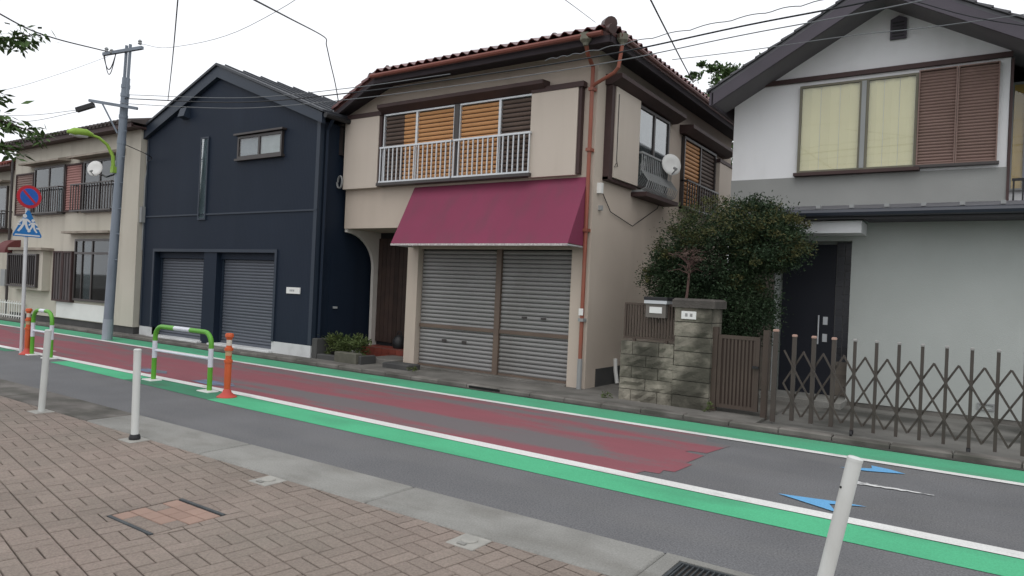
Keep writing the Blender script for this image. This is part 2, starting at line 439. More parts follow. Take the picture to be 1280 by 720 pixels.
# far pavement, with its worn kerb stones
PZ = 0.06
fpav = struct(build("far_pavement", MB().box(-70, -2.33, 9.06, 30, -0.05, PZ).box(-2.33, 25, 9.06, 30, -0.05, 0.02), M_path))
kb = [shared('kerb_stone', MB().bbox(-0.295, 0.295, 8.87-8.97, 9.058-8.97, -0.05, PZ+0.012, 0.015), M_kerbd)]
rk = random.Random(11)
for k in range(52):
    x = -27.5 + k*0.6
    piece('kerb_stone', kb[0], (x, 8.97, rk.uniform(-0.008, 0.004)), fpav, rot=(0, rk.uniform(-.006, .006), 0))
build('drain_slot', MB().box(-6.75, -6.15, 8.862, 8.90, .015, .05), mat('slot_black', (.012,.012,.012), .9), fpav)
M_gut = mat('dark_gutter', (0.07, 0.066, 0.06), 0.95, (0.04, 0.04, 0.036), 3, 0.8, bump=0.4)
struct(build('gutter', MB().box(-70, 25, 8.785, 8.868, -0.03, 0.012), M_gut))
# apron of the white house
M_apron = mat('apron_concrete', (0.20, 0.195, 0.18), 0.95, (0.13, 0.125, 0.115), 1.2, 0.9, dirt=(0.045, 0.045, 0.04), df=0.75,
              ds=(0.9, 1.2, 1), dlo=0.48, dhi=0.62, bump=0.5)
struct(build('driveway', MB().add([(-2.32,9.08,.026),(6,9.08,.026),(6,12.2,.034),(-2.32,12.2,.034)], [(0,1,2,3)]), M_apron))

# ================================================================== shared building materials
M_beige = mat('beige_stucco', (0.53, 0.455, 0.385), 0.95, (0.485, 0.415, 0.35), 0.9, 0.8, dirt=(0.36, 0.31, 0.255), df=0.30,
              ds=(2.2, 2.2, 0.35), dlo=0.5, dhi=0.72, bump=0.35, bs=130)
M_cream = mat('cream_stucco', (0.52, 0.49, 0.42), 0.95, (0.47, 0.44, 0.375), 0.8, 0.8, dirt=(0.30, 0.28, 0.23), df=0.4,
              ds=(2.5, 2.5, 0.4), dlo=0.52, dhi=0.72, bump=0.3, bs=130)
M_panel = mat('beige_panel', (0.55, 0.485, 0.42), 0.8, (0.52, 0.455, 0.39), 0.8, 0.6, dirt=(0.4, 0.35, 0.29), df=0.25, ds=(3, 3, .4), dlo=.5, dhi=.75)
M_brown = mat('dark_brown_trim', (0.065, 0.038, 0.036), 0.6, (0.045, 0.028, 0.027), 3, 0.7)
M_brown2 = mat('brown_shutter', (0.225, 0.150, 0.128), 0.6, (0.18, 0.12, 0.10), 3, 0.7)
M_pink = mat('faded_red_shutter', (0.36, 0.19, 0.17), 0.7, (0.31, 0.165, 0.15), 3, 0.7)
M_orange = mat('wood_shutter', (0.56, 0.29, 0.125), 0.55, (0.49, 0.25, 0.105), 2, 0.7)
M_dslat = mat('weathered_dark_shutter', (0.12, 0.085, 0.068), 0.6, (0.085, 0.06, 0.05), 2, 0.7)  # dark brown for the slats set beside the orange ones
M_alu = mat('aluminium', (0.62, 0.64, 0.66), 0.38, (0.52, 0.54, 0.56), 4, 0.6, metal=0.4, spec=0.5)
M_dalu = mat('dark_bronze_aluminium', (0.045, 0.037, 0.035), 0.4, spec=0.5)
M_black = mat('black_metal', (0.018, 0.018, 0.02), 0.5, spec=0.4)
M_dark = mat('dark_room', (0.025, 0.025, 0.028), 0.9)  # near-black backing: shade of unlit rooms and slat gaps set as colour
M_found = mat('dark_foundation', (0.075, 0.075, 0.073), 0.95, (0.05, 0.05, 0.05), 2, 0.8, bump=0.3)
M_terra = mat('terracotta_pipe', (0.29, 0.095, 0.062), 0.5, (0.23, 0.075, 0.05), 3, 0.8, dirt=(0.2, .12, .09), df=.5, ds=(6, 6, 2))
M_tile = mat('glazed_red_roof_tile', (0.14, 0.042, 0.038), 0.3, (0.09, 0.03, 0.03), 5, 0.8, spec=0.6, rnd=0.2)
M_tiled = mat('dull_roof_tile', (0.10, 0.045, 0.04), 0.6, (0.06, 0.035, 0.033), 4, 0.8, island=0.2)
M_slate = mat('grey_roof_slate', (0.13, 0.13, 0.14), 0.7, (0.09, 0.09, 0.10), 3, 0.7, rnd=0.15)
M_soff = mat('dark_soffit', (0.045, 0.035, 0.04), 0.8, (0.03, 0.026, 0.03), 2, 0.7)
M_wpaint = mat('white_paint', (0.74, 0.74, 0.72), 0.45, (0.66, 0.66, 0.64), 3, 0.6)
M_grey = mat('grey_plastic', (0.30, 0.31, 0.31), 0.6)
M_curt = mat('pale_curtain', (0.50, 0.50, 0.46), 0.9, (0.36, 0.36, 0.34), 6, 0.8)
M_glass = glass_mat('window_glass')
M_glassr = glass_mat('reflective_glass', (0.8, 0.85, 0.86), 6)
M_smoke = glass_mat('smoked_glass', (0.5, 0.55, 0.57), 1.2)

def slat_mesh(name, w_, h_, d_, m):
    """one convex slat, width w_ along local X, bulging to local -Y"""
    prof = [(0, -h_/2), (-d_*0.7, -h_*0.32), (-d_, 0), (-d_*0.7, h_*0.32), (0, h_/2)]
    return shared(name, MB().prism(prof, -w_/2, w_/2, 'x'), m)
def slats(parent, W, side, u0, u1, d, z0, z1, n, m, depth=0.02, fill=0.93):
    h = (z1-z0)/n; me = slat_mesh('slat', u1-u0, h*fill, depth, m)
    for k in range(n):
        piece('slat', me, W((u0+u1)/2, d, z0+h*(k+0.5)), parent, rotz=math.pi/2 if side else 0)
def bars(parent, W, u0, u1, z0, z1, d, n, m, rail=0.035, bw=0.022, name='railing', bulge=0.0, ends=True):
    """a window railing: rails are the part, each baluster a sub-part"""
    mb = MB(W); mb.box(u0, u1, d-rail/2, d+rail/2, z1-rail, z1); mb.box(u0, u1, d-rail/2, d+rail/2, z0, z0+rail)
    if ends:
        mb.box(u0, u0+rail, 0, d-rail/2, z1-rail, z1); mb.box(u1-rail, u1, 0, d-rail/2, z1-rail, z1)
        mb.box(u0, u0+rail, 0, d-rail/2, z0, z0+rail); mb.box(u1-rail, u1, 0, d-rail/2, z0, z0+rail)
    r = build(name, mb, m, parent)
    for k in range(n):
        u = u0 + bw + (u1-u0-2*bw)*k/(n-1)
        if bulge:
            pts = [W(u, d, z1-rail), W(u, d, z0+(z1-z0)*.55), W(u, d+bulge, z0+(z1-z0)*.28), W(u, d+bulge*.7, z0+(z1-z0)*.1), W(u, d, z0+rail)]
            build('baluster', MB().tube(pts, bw/2, 6), m, r)
        else:
            build('baluster', MB(W).box(u-bw/2, u+bw/2, d-bw/2, d+bw/2, z0+rail, z1-rail), m, r)
    return r
def win(parent, W, u0, u1, z0, z1, d0, d1, t, fm, backs, glass=None, mull=(), name='window'):
    """window: frame ring + mullions (part); curtains and panes are sub-parts. backs: (u0,u1,material)"""
    mb = MB(W); mb.ring(u0, u1, d0, d1, z0, z1, t)
    for mu, mwid in mull: mb.box(mu-mwid/2, mu+mwid/2, d0, d1-0.004, z0+t, z1-t)
    f = build(name, mb, fm, parent)
    for a, b, m in backs:
        if m: build('curtain', MB(W).box(a, b, d0-0.004, d0+0.012, z0+t*0.5, z1-t*0.5), m, f)  # a curtain where one hangs, else a near-black sheet painting the unlit room
    if glass:
        for a, b, m in backs:
            build('pane', MB(W).box(a+0.002, b-0.002, d0+(d1-d0)*0.6, d0+(d1-d0)*0.6+0.006, z0+t*0.7, z1-t*0.7), glass, f)
    return f

# ================================================================== SHOP HOUSE (beige, maroon awning)
H = thing('shop_house', (-8.2, 10.0, PZ), 'two-storey beige stucco house with shuttered shopfront under a maroon awning', 'house', None)
YF, XS, YB = 10.0, -5.27, 17.2
WF, WS = FR(YF), SD(XS)
# walls: upper storey, shop part below, side; the porch corner on the left stays open
mb = MB()
mb.prism([(-11.06,2.73),(-5.27,2.73),(-5.27,5.60),(-9.85,5.60),(-11.06,5.18)], YF, YB)       # upper storey
mb.box(-9.24, -8.97, YF, YF+0.35, PZ-.03, 2.73); mb.box(-5.61, XS, YF, YF+0.35, PZ-.03, 2.73)   # shopfront posts
mb.box(-8.97, -5.61, YF+0.02, YF+0.35, 2.32, 2.73)                                            # lintel
mb.box(-5.45, XS-0.0, YF+0.35, YB, PZ-.03, 2.73)                                              # side wall
mb.box(-11.0, -5.45, YB-0.2, YB-0.002, PZ-.03, 2.73)
mb.box(-9.24, -9.06, YF+0.35, 11.3, PZ-.03, 2.73)                                             # shop's porch-side wall
build('wall', mb, M_beige, H)
build('foundation', MB().box(-5.3, XS+0.012, YF+0.36, YB-.3, PZ-.03, 0.36), M_found, H)
# wing wall with concave bracket at the left of the porch
arc = [(10.02,2.728),(10.02,2.66)] + [(10.06+0.76*math.sin(t), 1.95+0.70*math.cos(t)) for t in [k*math.pi/2/9 for k in range(1, 10)]] + [(10.84,PZ-.03),(13.0,PZ-.03),(13.0,2.728)]
build('porch_bracket', MB().prism(arc, -11.06, -10.985, 'x'), mat('pale_grey_stucco', (0.60, 0.57, 0.53), .9, bump=.2), H)
# porch: plank wall, door, tiled floor and step
M_plank = mat('dark_plank', (0.050, 0.032, 0.026), 0.6, (0.032, 0.022, 0.02), 4, 0.8, rnd=0.25)
pw = build('porch_wall', MB().box(-10.985, -9.24, 11.0, 11.1, PZ, 2.73), M_dark, H)
pl = shared('plank', MB().box(-0.058, 0.058, -.05, 0.0, PZ+.3, 2.6), M_plank)
for k in range(7): piece('plank', pl, (-10.92+k*0.124, 11.0, rgb.uniform(-.01, .01)), pw)
dr_ = build('door', MB().box(-10.02, -9.30, 10.92, 11.0, 0.3, 2.35), mat('wood_door', (0.07, 0.034, 0.022), 0.5, (0.05, .025, .018), 5, .8), H)
build('pane', MB().box(-9.62, -9.54, 10.912, 10.92, 1.1, 2.1), mat('amber_glass', (0.25, 0.14, 0.07), 0.2), dr_)
build('handle', MB().tube([(-9.93,10.87,1.0),(-9.93,10.87,1.45)], 0.015), M_alu, dr_)
M_rtile = mat('red_floor_tile', (0.20, 0.05, 0.035), 0.5, (0.15, 0.04, 0.03), 6, .8, rnd=.15)
build('porch_floor', MB().box(-10.94, -9.24, 10.5, 11.0, PZ-.03, 0.28), mat('tile_grout', (0.1, 0.08, 0.07)), H)
pf = bpy.data.objects['porch_floor']
tl = shared('floor_tile', MB().bbox(-0.098, 0.098, -0.098, 0.098, 0, 0.008, .003), M_rtile)
tf = shared('floor_tile', MB().box(-0.098, 0.098, -0.008, 0, 0, 0.1), M_rtile)
for i in range(8):
    for j in range(2): piece('floor_tile', tl, (-10.83+i*0.204, 10.62+j*0.204, 0.28), pf)
    for j in range(2): piece('floor_tile', tf, (-10.83+i*0.204, 10.5, 0.07+j*0.104), pf)
build('porch_apron', MB().bbox(-10.0, -9.26, 9.75, 10.5, PZ-.03, 0.16, .01), M_path, H)
# shutters
M_shut = mat('grey_roller_shutter', (0.27, 0.265, 0.26), 0.45, (0.23, 0.225, 0.22), 1.2, 0.8, dirt=(0.16, 0.15, 0.135), df=0.75,
             ds=(0.55, 1, 0.12), dlo=0.48, dhi=0.62, metal=0.25, spec=0.5)
M_sfr = mat('brown_shutter_rail', (0.15, 0.11, 0.085), 0.5, (0.11, 0.08, 0.065), 3, .7)
for a, b in ((-8.95, -7.19), (-7.07, -5.62)):
    s = build('roller_shutter', MB(FR(YF+0.14)).box(a, b, -0.02, 0.0, 0.11, 2.32), M_dark, H)
    slats(s, FR(YF+0.14), False, a, b, 0.0, 0.115, 2.3, 29, M_shut, 0.02, 0.9)
    mb = MB(FR(YF+0.14)); mb.box(a, b, 0.0, 0.045, 0.83, 0.895); mb.box(a, b, 0, 0.04, 0.085, 0.125)
    build('lock_rail', mb, M_sfr, s)
    for hx in (0.35, 0.62):
        u = a+(b-a)*hx
        build('handle', MB(FR(YF+0.14)).box(u-0.05, u+0.05, 0.02, 0.034, 0.58, 0.63) if a < -8 else MB(FR(YF+0.14)).box(u-0.05, u+0.05, 0.02, 0.034, 1.12, 1.155), M_dalu, s)
build('mullion', MB(FR(YF+0.14)).box(-7.185, -7.075, -0.02, 0.06, PZ, 2.32), M_sfr, H)
build('sill', MB().bbox(-8.97, -5.61, YF-0.05, YF+0.35, PZ-.03, 0.09, .01), M_path, H)
# awning
M_awn = mat('maroon_awning_fabric', (0.225, 0.042, 0.088), 0.75, (0.195, 0.037, 0.076), 0.8, 0.8, dirt=(0.165, 0.048, 0.078), df=0.7, ds=(4, 4, .6), dlo=.45, dhi=.7)
ax0, ax1, ay, zt, zb = -9.13, -5.36, 9.40, 3.50, 2.37
aw = build('awning', MB().add([(ax0,YF-.01,zt),(ax1,YF-.01,zt),(ax1,ay,zb),(ax0,ay,zb),(ax0,YF-.01,zt-.02),(ax1,YF-.01,zt-.02),(ax1,ay+.012,zb),(ax0,ay+.012,zb)],
     [(0,1,2,3),(4,7,6,5),(0,4,5,1),(3,2,6,7)]), M_awn, H, fix=True)
for x in (ax0, ax1):
    build('awning_side', MB().add([(x,YF-.02,zt-.012),(x,ay+.014,zb+.01),(x,YF-.02,zb),(x+(0.008 if x < -6 else -.008),YF-.02,zt-.012),(x+(0.008 if x < -6 else -.008),ay+.014,zb+.01),(x+(0.008 if x < -6 else -.008),YF-.02,zb)],
      [(0,1,2),(5,4,3),(0,3,4,1),(1,4,5,2),(2,5,3,0)]), M_awn, aw)
build('valance', MB().box(ax0, ax1, ay-.006, ay+.006, zb-.035, zb+.0), mat('white_piping', (0.6, 0.58, 0.56), .7, (0.3, .25, .27), 30, .9), aw)
build('awning_bar', MB().tube([(ax0,ay+.02,zb-.02),(ax1,ay+.02,zb-.02)], 0.016), M_alu, aw)
build('awning_bar', MB().tube([(ax1-.01,ay+.02,zb-.02),(ax1-.01,YF,zb-.02)], 0.014), M_alu, aw)
build('awning_bar', MB().tube([(ax0+.01,ay+.02,zb-.02),(ax0+.01,YF,zb-.02)], 0.014), M_alu, aw)
# upper front window group
f = win(H, WF, -9.98, -6.46, 3.62, 4.98, 0.0, 0.07, 0.03, M_alu,
        [(-9.95,-9.12,M_dark),(-9.09,-8.20,M_dark),(-8.03,-7.17,M_dark),(-7.13,-6.49,M_dark)], None,
        [(-9.105, 0.05), (-8.115, 0.16), (-7.15, 0.05)])
build('mullion', MB(WF).box(-8.17, -8.06, 0.05, 0.085, 3.6, 4.98), M_dalu, f)
slats(f, WF, False, -9.94, -9.45, 0.02, 3.66, 4.94, 16, M_dslat, 0.02, 0.84)
slats(f, WF, False, -9.448, -9.13, 0.02, 3.66, 4.94, 16, M_orange, 0.02, 0.84)
slats(f, WF, False, -9.08, -8.20, 0.02, 3.66, 4.94, 16, M_orange, 0.02, 0.84)
slats(f, WF, False, -8.03, -7.175, 0.02, 3.66, 4.94, 16, M_orange, 0.02, 0.84)
slats(f, WF, False, -7.125, -6.49, 0.02, 3.66, 4.94, 16, M_dslat, 0.02, 0.84)
bars(H, WF, -9.96, -8.14, 3.60, 4.31, 0.16, 17, M_alu)
bars(H, WF, -8.10, -6.42, 3.60, 4.31, 0.16, 16, M_alu)
build('window_sill', MB(WF).box(-10.0, -6.4, 0.0, 0.2, 3.545, 3.60), M_dalu, H)
def hood(parent, W, u0, u1, z0, z1, d, m):
    mb = MB(W)
    # cornice profile, extruded along the wall
    prof = [(0.0, z0), (d*0.4, z0), (d, z0+(z1-z0)*0.5), (d, z1-0.02), (0.0, z1)]
    vs = [(u0, p[0], p[1]) for p in prof] + [(u1, p[0], p[1]) for p in prof]
    n = len(prof)
    mb.add(vs, [tuple(range(n)), tuple(range(2*n-1, n-1, -1))] + [(i, (i+1) % n, n+(i+1) % n, n+i) for i in range(n)])
    return build('window_hood', mb, m, parent)
hood(H, WF, -10.02, -6.18, 4.99, 5.16, 0.24, M_brown)
# shutter boxes with brown edging
for a, b in ((-11.03, -10.06), (-6.46, -5.56)):
    s = build('shutter_box', MB(WF).box(a, b, 0.0, 0.12, 3.53, 4.96), M_panel, H)
    build('edging', MB(WF).box(a, b+(0.1 if a > -8 else 0.06), 0.0, 0.135, 4.963, 5.05), M_brown, s)
    build('edging', MB(WF).box(b+.002, b+0.06, 0.0, 0.1, 3.55, 4.96), M_brown, s)
# side: shutter box, window with bulging rail, second window, second box
s = build('shutter_box', MB(WS).box(10.42, 11.40, 0.0, 0.14, 3.55, 5.06), M_panel, H)
build('edging', MB(WS).box(10.30, 10.417, 0.0, 0.12, 3.5, 5.06), M_brown, s)
build('edging', MB(WS).box(10.30, 11.42, 0.0, 0.10, 3.49, 3.548), M_brown, s)
hood(H, WS, 10.26, 13.25, 5.065, 5.24, 0.30, M_brown)
f = win(H, WS, 11.46, 12.95, 3.56, 5.04, 0.0, 0.08, 0.05, M_dalu, [(11.5,12.2,M_curt),(12.24,12.9,M_curt)], glass_mat('side_glass', (.6,.65,.66), 4), [(12.22, 0.06)])
bars(H, WS, 11.46, 12.9, 3.46, 4.18, 0.17, 17, M_grey, bulge=0.14, bw=0.02)
build('window_sill', MB(WS).box(11.44, 12.98, 0.0, 0.30, 3.38, 3.455), M_brown, H)
hood(H, WS, 13.66, 16.6, 4.98, 5.16, 0.30, M_brown)
f = win(H, WS, 13.80, 15.85, 3.46, 4.95, 0.0, 0.08, 0.05, M_dalu, [(13.85,14.8,M_dark),(14.85,15.8,M_dark)], None, [(14.83, 0.05)])
slats(f, WS, True, 13.86, 14.80, 0.025, 3.52, 4.9, 16, M_orange, 0.02, 0.84)
slats(f, WS, True, 14.86, 15.79, 0.025, 3.52, 4.9, 16, M_dslat, 0.02, 0.84)
bars(H, WS, 13.8, 15.85, 3.46, 4.05, 0.16, 14, M_dalu)
s = build('shutter_box', MB(WS).box(15.93, 17.02, 0.0, 0.14, 3.5, 4.78), M_panel, H)
build('edging', MB(WS).box(15.9, 17.08, 0.0, 0.16, 4.784, 4.86), M_brown, s)
# roof deck: front eave horizontal, left part dropping as a rake
RZ, SL = 5.63, 0.36
E1, E2, E3 = Vector((-11.20,9.70,RZ-0.48)), Vector((-9.82,9.48,RZ)), Vector((-4.80,9.48,RZ))
yb = 17.7
rx, rz_ = (-9.82-4.80)/2, RZ+SL*(9.82-4.80)/2
run = (9.82-4.80)/2
top = [E1, E2, E3, Vector((-4.80,yb,RZ)), Vector((-11.20,yb,RZ-0.48)), Vector((rx,9.48+run,rz_)), Vector((rx,yb,rz_)), Vector((-9.82, yb, RZ))]
th = 0.07
vs = [tuple(p) for p in top] + [(p.x, p.y, p.z-th) for p in top]
fs = [(1,2,5), (2,3,6,5), (0,1,5,6,4), ]
rf = MB().add(vs, fs)
k = 8
rf.add([vs[i+k] for i in (0,1,2,3,4)] , [])
rf.f += [(0,1,1+k,0+k), (1,2,2+k,1+k), (2,3,3+k,2+k), (3,6,6+k,3+k), (6,4,4+k,6+k), (4,0,0+k,4+k), (1+k,2+k,5+k), (2+k,3+k,6+k,5+k), (0+k,1+k,5+k,6+k,4+k)]
roof = build('roof', rf, M_tiled, H, fix=False)
# soffit between wall head and eave, front / rake / right
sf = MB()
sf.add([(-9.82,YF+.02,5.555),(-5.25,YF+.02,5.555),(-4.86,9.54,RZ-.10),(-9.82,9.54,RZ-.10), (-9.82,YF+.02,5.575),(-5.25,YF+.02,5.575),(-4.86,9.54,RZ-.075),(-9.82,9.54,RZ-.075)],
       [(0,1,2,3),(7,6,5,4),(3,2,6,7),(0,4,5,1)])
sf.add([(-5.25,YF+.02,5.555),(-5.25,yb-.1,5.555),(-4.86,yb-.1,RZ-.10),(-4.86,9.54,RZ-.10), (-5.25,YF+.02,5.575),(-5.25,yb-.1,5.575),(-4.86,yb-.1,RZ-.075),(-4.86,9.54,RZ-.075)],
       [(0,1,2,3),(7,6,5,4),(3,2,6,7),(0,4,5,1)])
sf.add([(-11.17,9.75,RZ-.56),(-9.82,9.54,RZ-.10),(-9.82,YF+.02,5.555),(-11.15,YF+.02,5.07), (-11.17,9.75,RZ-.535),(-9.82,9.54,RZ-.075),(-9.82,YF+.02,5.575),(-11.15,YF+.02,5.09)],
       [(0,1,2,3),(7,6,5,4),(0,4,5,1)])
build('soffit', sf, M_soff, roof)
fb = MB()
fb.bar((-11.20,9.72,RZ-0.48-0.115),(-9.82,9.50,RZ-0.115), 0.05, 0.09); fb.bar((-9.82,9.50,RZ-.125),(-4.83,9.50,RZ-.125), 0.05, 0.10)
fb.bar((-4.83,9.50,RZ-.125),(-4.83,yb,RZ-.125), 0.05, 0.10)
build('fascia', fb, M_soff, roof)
# pantiles, each a piece
def pantile(name, m):
    w_, L, n = 0.205, 0.26, 6; mb = MB(); vs = []
    for y in (0, L):
        for t in (0, 0.014):
            for i in range(n+1):
                u = i/n; vs.append(((u-.5)*w_, y, 0.030*math.cos(u*2*math.pi)*(-1) + 0.012*u + t))
    n1 = n+1; fs = []
    for i in range(n):
        fs += [(i, i+1, 2*n1+i+1, 2*n1+i), (n1+i, 3*n1+i, 3*n1+i+1, n1+i+1), (i, n1+i, n1+i+1, i+1)]
    return shared(name, mb.add(vs, fs), m, True)
tile = pantile('roof_tile', M_tile)
ps = math.atan(SL)
for r in range(3):                        # front slope
    for i in range(25):
        x = -9.70 + i*0.205
        off = r*0.23
        if -9.82+off*.9 < x < -4.80-off*.9: piece('roof_tile', tile, (x, 9.42+off, RZ+0.035+off*SL), roof, rot=(ps, 0, 0))
for r in range(2):                        # right slope
    for i in range(40):
        y = 9.62 + i*0.203
        off = r*0.23
        if y > 9.48+off*.9: piece('roof_tile', tile, (-4.74-off, y, RZ+0.035+off*SL), roof, rot=(ps, 0, math.pi/2))
for i in range(7):                        # rake at the left: stepped tile ends
    x0, x1 = -11.20+i*0.2, -11.20+(i+1)*0.2+0.03
    z = RZ-0.48+(x0+11.20)*SL*.97
    yv = 9.64-(x0+11.20)*0.155
    mb = MB().add([(x0,yv,z+.0),(x1,yv-.03,z+.0+(x1-x0)*SL*.75),(x1,yv+.3,z+(x1-x0)*SL*.75),(x0,yv+.3,z),(x0,yv,z+.06),(x1,yv-.03,z+.05+(x1-x0)*SL*.75),(x1,yv+.3,z+.05+(x1-x0)*SL*.75),(x0,yv+.3,z+.06)],
       [(0,3,2,1),(4,5,6,7),(0,1,5,4),(1,2,6,5),(2,3,7,6),(3,0,4,7)])
    build('verge_tile', mb, M_tile, roof)
M_orn = mat('ridge_tile', (0.085, 0.05, 0.046), 0.45, (0.05, .035, .034), 6, .8)
def ornament(x, y, z, s):
    mb = MB(); mb.lathe([(0.02*s, 0), (0.075*s, 0.01*s), (0.085*s, 0.07*s), (0.06*s, 0.12*s), (0.085*s, 0.14*s), (0.09*s, 0.2*s), (0.05*s, 0.26*s), (0.01*s, 0.27*s)], x, y, 10)
    mb.v = [(a, b, c+z) for a, b, c in mb.v]
    return build('ridge_end', mb, M_orn, roof, smooth=True)
ornament(-9.62, 9.6, RZ+.02, 0.62); ornament(-10.02, 9.55, RZ-.05, 0.5); ornament(-6.35, 10.35, RZ+.26, 0.9)
build('ridge_end', MB().tube([(-4.98,9.66,RZ+.16),(-4.84,9.52,RZ+.12)], [.10,.105], 12), M_orn, roof, smooth=True)
build('ridge_end', MB().tube([(-4.92,9.56,RZ+.05),(-4.76,9.44,RZ+.0)], [.07,.075], 10), M_orn, roof, smooth=True)
build('hip_ridge', MB().tube([(-4.93,9.6,RZ+.10),(rx,9.48+run,rz_+.07)], 0.075, 8), M_orn, roof)
build('hip_ridge', MB().tube([(-9.9,9.55,RZ+.05),(rx,9.48+run,rz_+.06)], 0.06, 8), M_orn, roof)
# gutters and downpipes
M_brac = mat('mossy_funnel', (0.20, 0.19, 0.15), 0.8, (0.13, 0.13, 0.10), 8, .8)
M_gutt = mat('red_brown_gutter', (0.21, 0.07, 0.052), 0.5, (0.16, 0.055, 0.042), 3, 0.8)
def gut(a, b): return build('gutter', MB().tube([a, b], 0.042, 8), M_gutt, roof)
gut((-9.85,9.40,RZ-.05), (-4.92,9.40,RZ-.05)); build('gutter', MB().tube([(-4.72,9.62,RZ-.05), (-4.72,yb,RZ-.05)], 0.04, 8), mat('brown_side_gutter', (0.115, 0.05, 0.042), .55), roof)
dp = build('downpipe', MB().tube([(-5.22,9.46,5.46),(-5.26,9.6,5.36),(-5.33,9.92,5.26),(-5.33,9.92,0.55)], 0.034, 8), M_terra, H)
build('downpipe', MB().tube([(-4.72,9.70,5.46),(-4.78,9.72,5.12),(-4.86,9.75,5.06),(-5.28,9.90,4.97),(-5.33,9.92,4.93)], 0.03, 8), M_terra, H)
build('pipe_foot', MB().tube([(-5.33,9.92,0.55),(-5.33,9.92,PZ-.02)], 0.042, 8), M_grey, dp)
mb = MB(); mb.lathe([(0.04, 5.44), (0.05, 5.48), (0.095, 5.52), (0.10, 5.62), (0.02, 5.63)], -5.22, 9.44, 8)
build('funnel', mb, M_brac, dp)
mb = MB(); mb.lathe([(0.035, 5.44), (0.045, 5.48), (0.085, 5.52), (0.09, 5.61), (0.02, 5.62)], -4.72, 9.70, 8)
build('funnel', mb, M_brac, dp)
for z in (1.15, 2.6, 3.9, 4.88): build('pipe_clamp', MB().box(-5.375, -5.285, 9.87, 10.0, z, z+.05), M_grey if z < 2 else M_terra, dp)
build('notice', MB().box(-5.37, -5.29, 9.873, 9.884, 1.25, 1.36), M_wpaint, dp)
build('drain_pipe', MB().tube([(XS+.05,11.0,.5),(XS+.06,11.0,.3),(XS+.10,11.0,.08)], .035, 8), M_wpaint, H)
build('service_box', MB().box(XS, XS+.08, 10.12, 10.2, 3.25, 3.42), M_wpaint, H)
build('service_box', MB().box(XS, XS+.06, 10.2, 10.26, 2.98, 3.06), M_grey, H)
build('wall_cable', MB().tube([(XS+.02,10.15,3.4),(XS+.03,10.6,3.0),(XS+.03,11.5,2.85),(XS+.03,12.6,3.3),(XS+.03,13.1,3.9)], 0.008, 5), M_black, H)
build('wall_cable', MB().tube([(XS+.15,10.5,4.95),(XS+.15,10.5,3.85),(XS+.15,10.55,3.75),(XS+.15,10.42,3.72),(XS+.15,10.5,3.8)], 0.006, 5), M_black, H)
# coil of cable and bracket at left corner
build('cable_coil', MB().tube([(-11.075-0.07*math.cos(t), 9.86-.002*k_, 3.68+0.13*math.sin(t)) for k_, t in enumerate([k*.5 for k in range(26)])], 0.010, 5), M_grey, H)

# satellite dish on the side wall
def dish(loc, aim, r, arm_to, label, group=None):
    t = thing('satellite_dish', loc, label, 'satellite dish', group)
    a = Vector(aim).normalized(); h = Vector((0,0,1)); x = a.cross(h).normalized(); y = x.cross(a)
    vs = [tuple(Vector(loc) - a*r*0.22)]; n = 20
    for q in (0.5, 1.0):
        for j in range(n):
            ang = 2*math.pi*j/n
            vs.append(tuple(Vector(loc) + (x*math.cos(ang) + y*math.sin(ang)*1.06)*r*q - a*r*0.22*(1-q*q)))
    fs = [(0, 1+(j+1) % n, 1+j) for j in range(n)] + [(1+j, 1+(j+1) % n, 1+n+(j+1) % n, 1+n+j) for j in range(n)]
    o = build('reflector', MB().add(vs, fs), M_wpaint, t, smooth=True)
    md = o.modifiers.new('thickness', 'SOLIDIFY'); md.thickness = 0.012
    lnb = Vector(loc) + a*r*0.85 - y*r*0.75
    build('feed_arm', MB().tube([tuple(Vector(loc)-y*r*0.95), tuple(lnb)], 0.012, 6), M_grey, t)
    build('feed_horn', MB().tube([tuple(lnb), tuple(lnb - a*0.07 + y*0.05)], 0.026, 8), M_grey, t)
    back = Vector(loc) - a*r*0.24
    build('mast', MB().tube([tuple(back), tuple(back-a*.06-Vector((0,0,.06))), tuple(Vector(arm_to))], 0.02, 7), M_grey, t)
    return t
dish((-4.93, 12.44, 4.10), (0.75, -0.62, 0.18), 0.20, (-5.27, 13.05, 3.95), 'white satellite dish on the beige shop house beside its railed side window')

# ================================================================== NAVY HOUSE
B = thing('navy_house', (-14.4, 9.35, PZ), 'navy metal-clad gabled house with two grey garage shutters', 'house')
M_navy = mat('navy_siding', (0.0100, 0.0178, 0.0335), 0.6, (0.0085, 0.0155, 0.029), 0.7, 0.8, dirt=(0.016, 0.025, 0.042), df=0.4, ds=(2, 2, .3), ribs=7.0, bump=0.12, spec=0.22)
M_navyt = mat('navy_trim', (0.0185, 0.0295, 0.048), 0.5, (0.016, 0.026, 0.043), 1.0, 0.7, spec=0.45)
BY, BX0, BX1 = 9.35, -17.70, -11.16
G1, G2 = (-17.12, -15.02), (-14.52, -12.40)
mb = MB()
mb.prism([(BX0,2.17),(BX1,2.17),(BX1,4.86),(-14.68,6.30),(BX0,5.14)], BY, 16.5)
mb.box(BX0, G1[0], BY, BY+0.5, 0.06, 2.17); mb.box(G1[1], G2[0], BY, BY+0.5, 0.06, 2.17)
mb.box(G2[1], BX1, BY, BY+0.5, 0.30, 2.17)
mb.box(BX0, BX0+.2, BY+.5, 16.5, 0.06, 2.17); mb.box(BX1-.2, BX1, BY+.5, 16.5, 0.30, 2.17)
build('wall', mb, M_navy, B)
M_base = mat('white_plinth', (0.60, 0.61, 0.61), 0.9, (0.52, .53, .53), 2, .7, dirt=(0.3,.3,.29), df=.5, ds=(2,2,2), bump=.2)
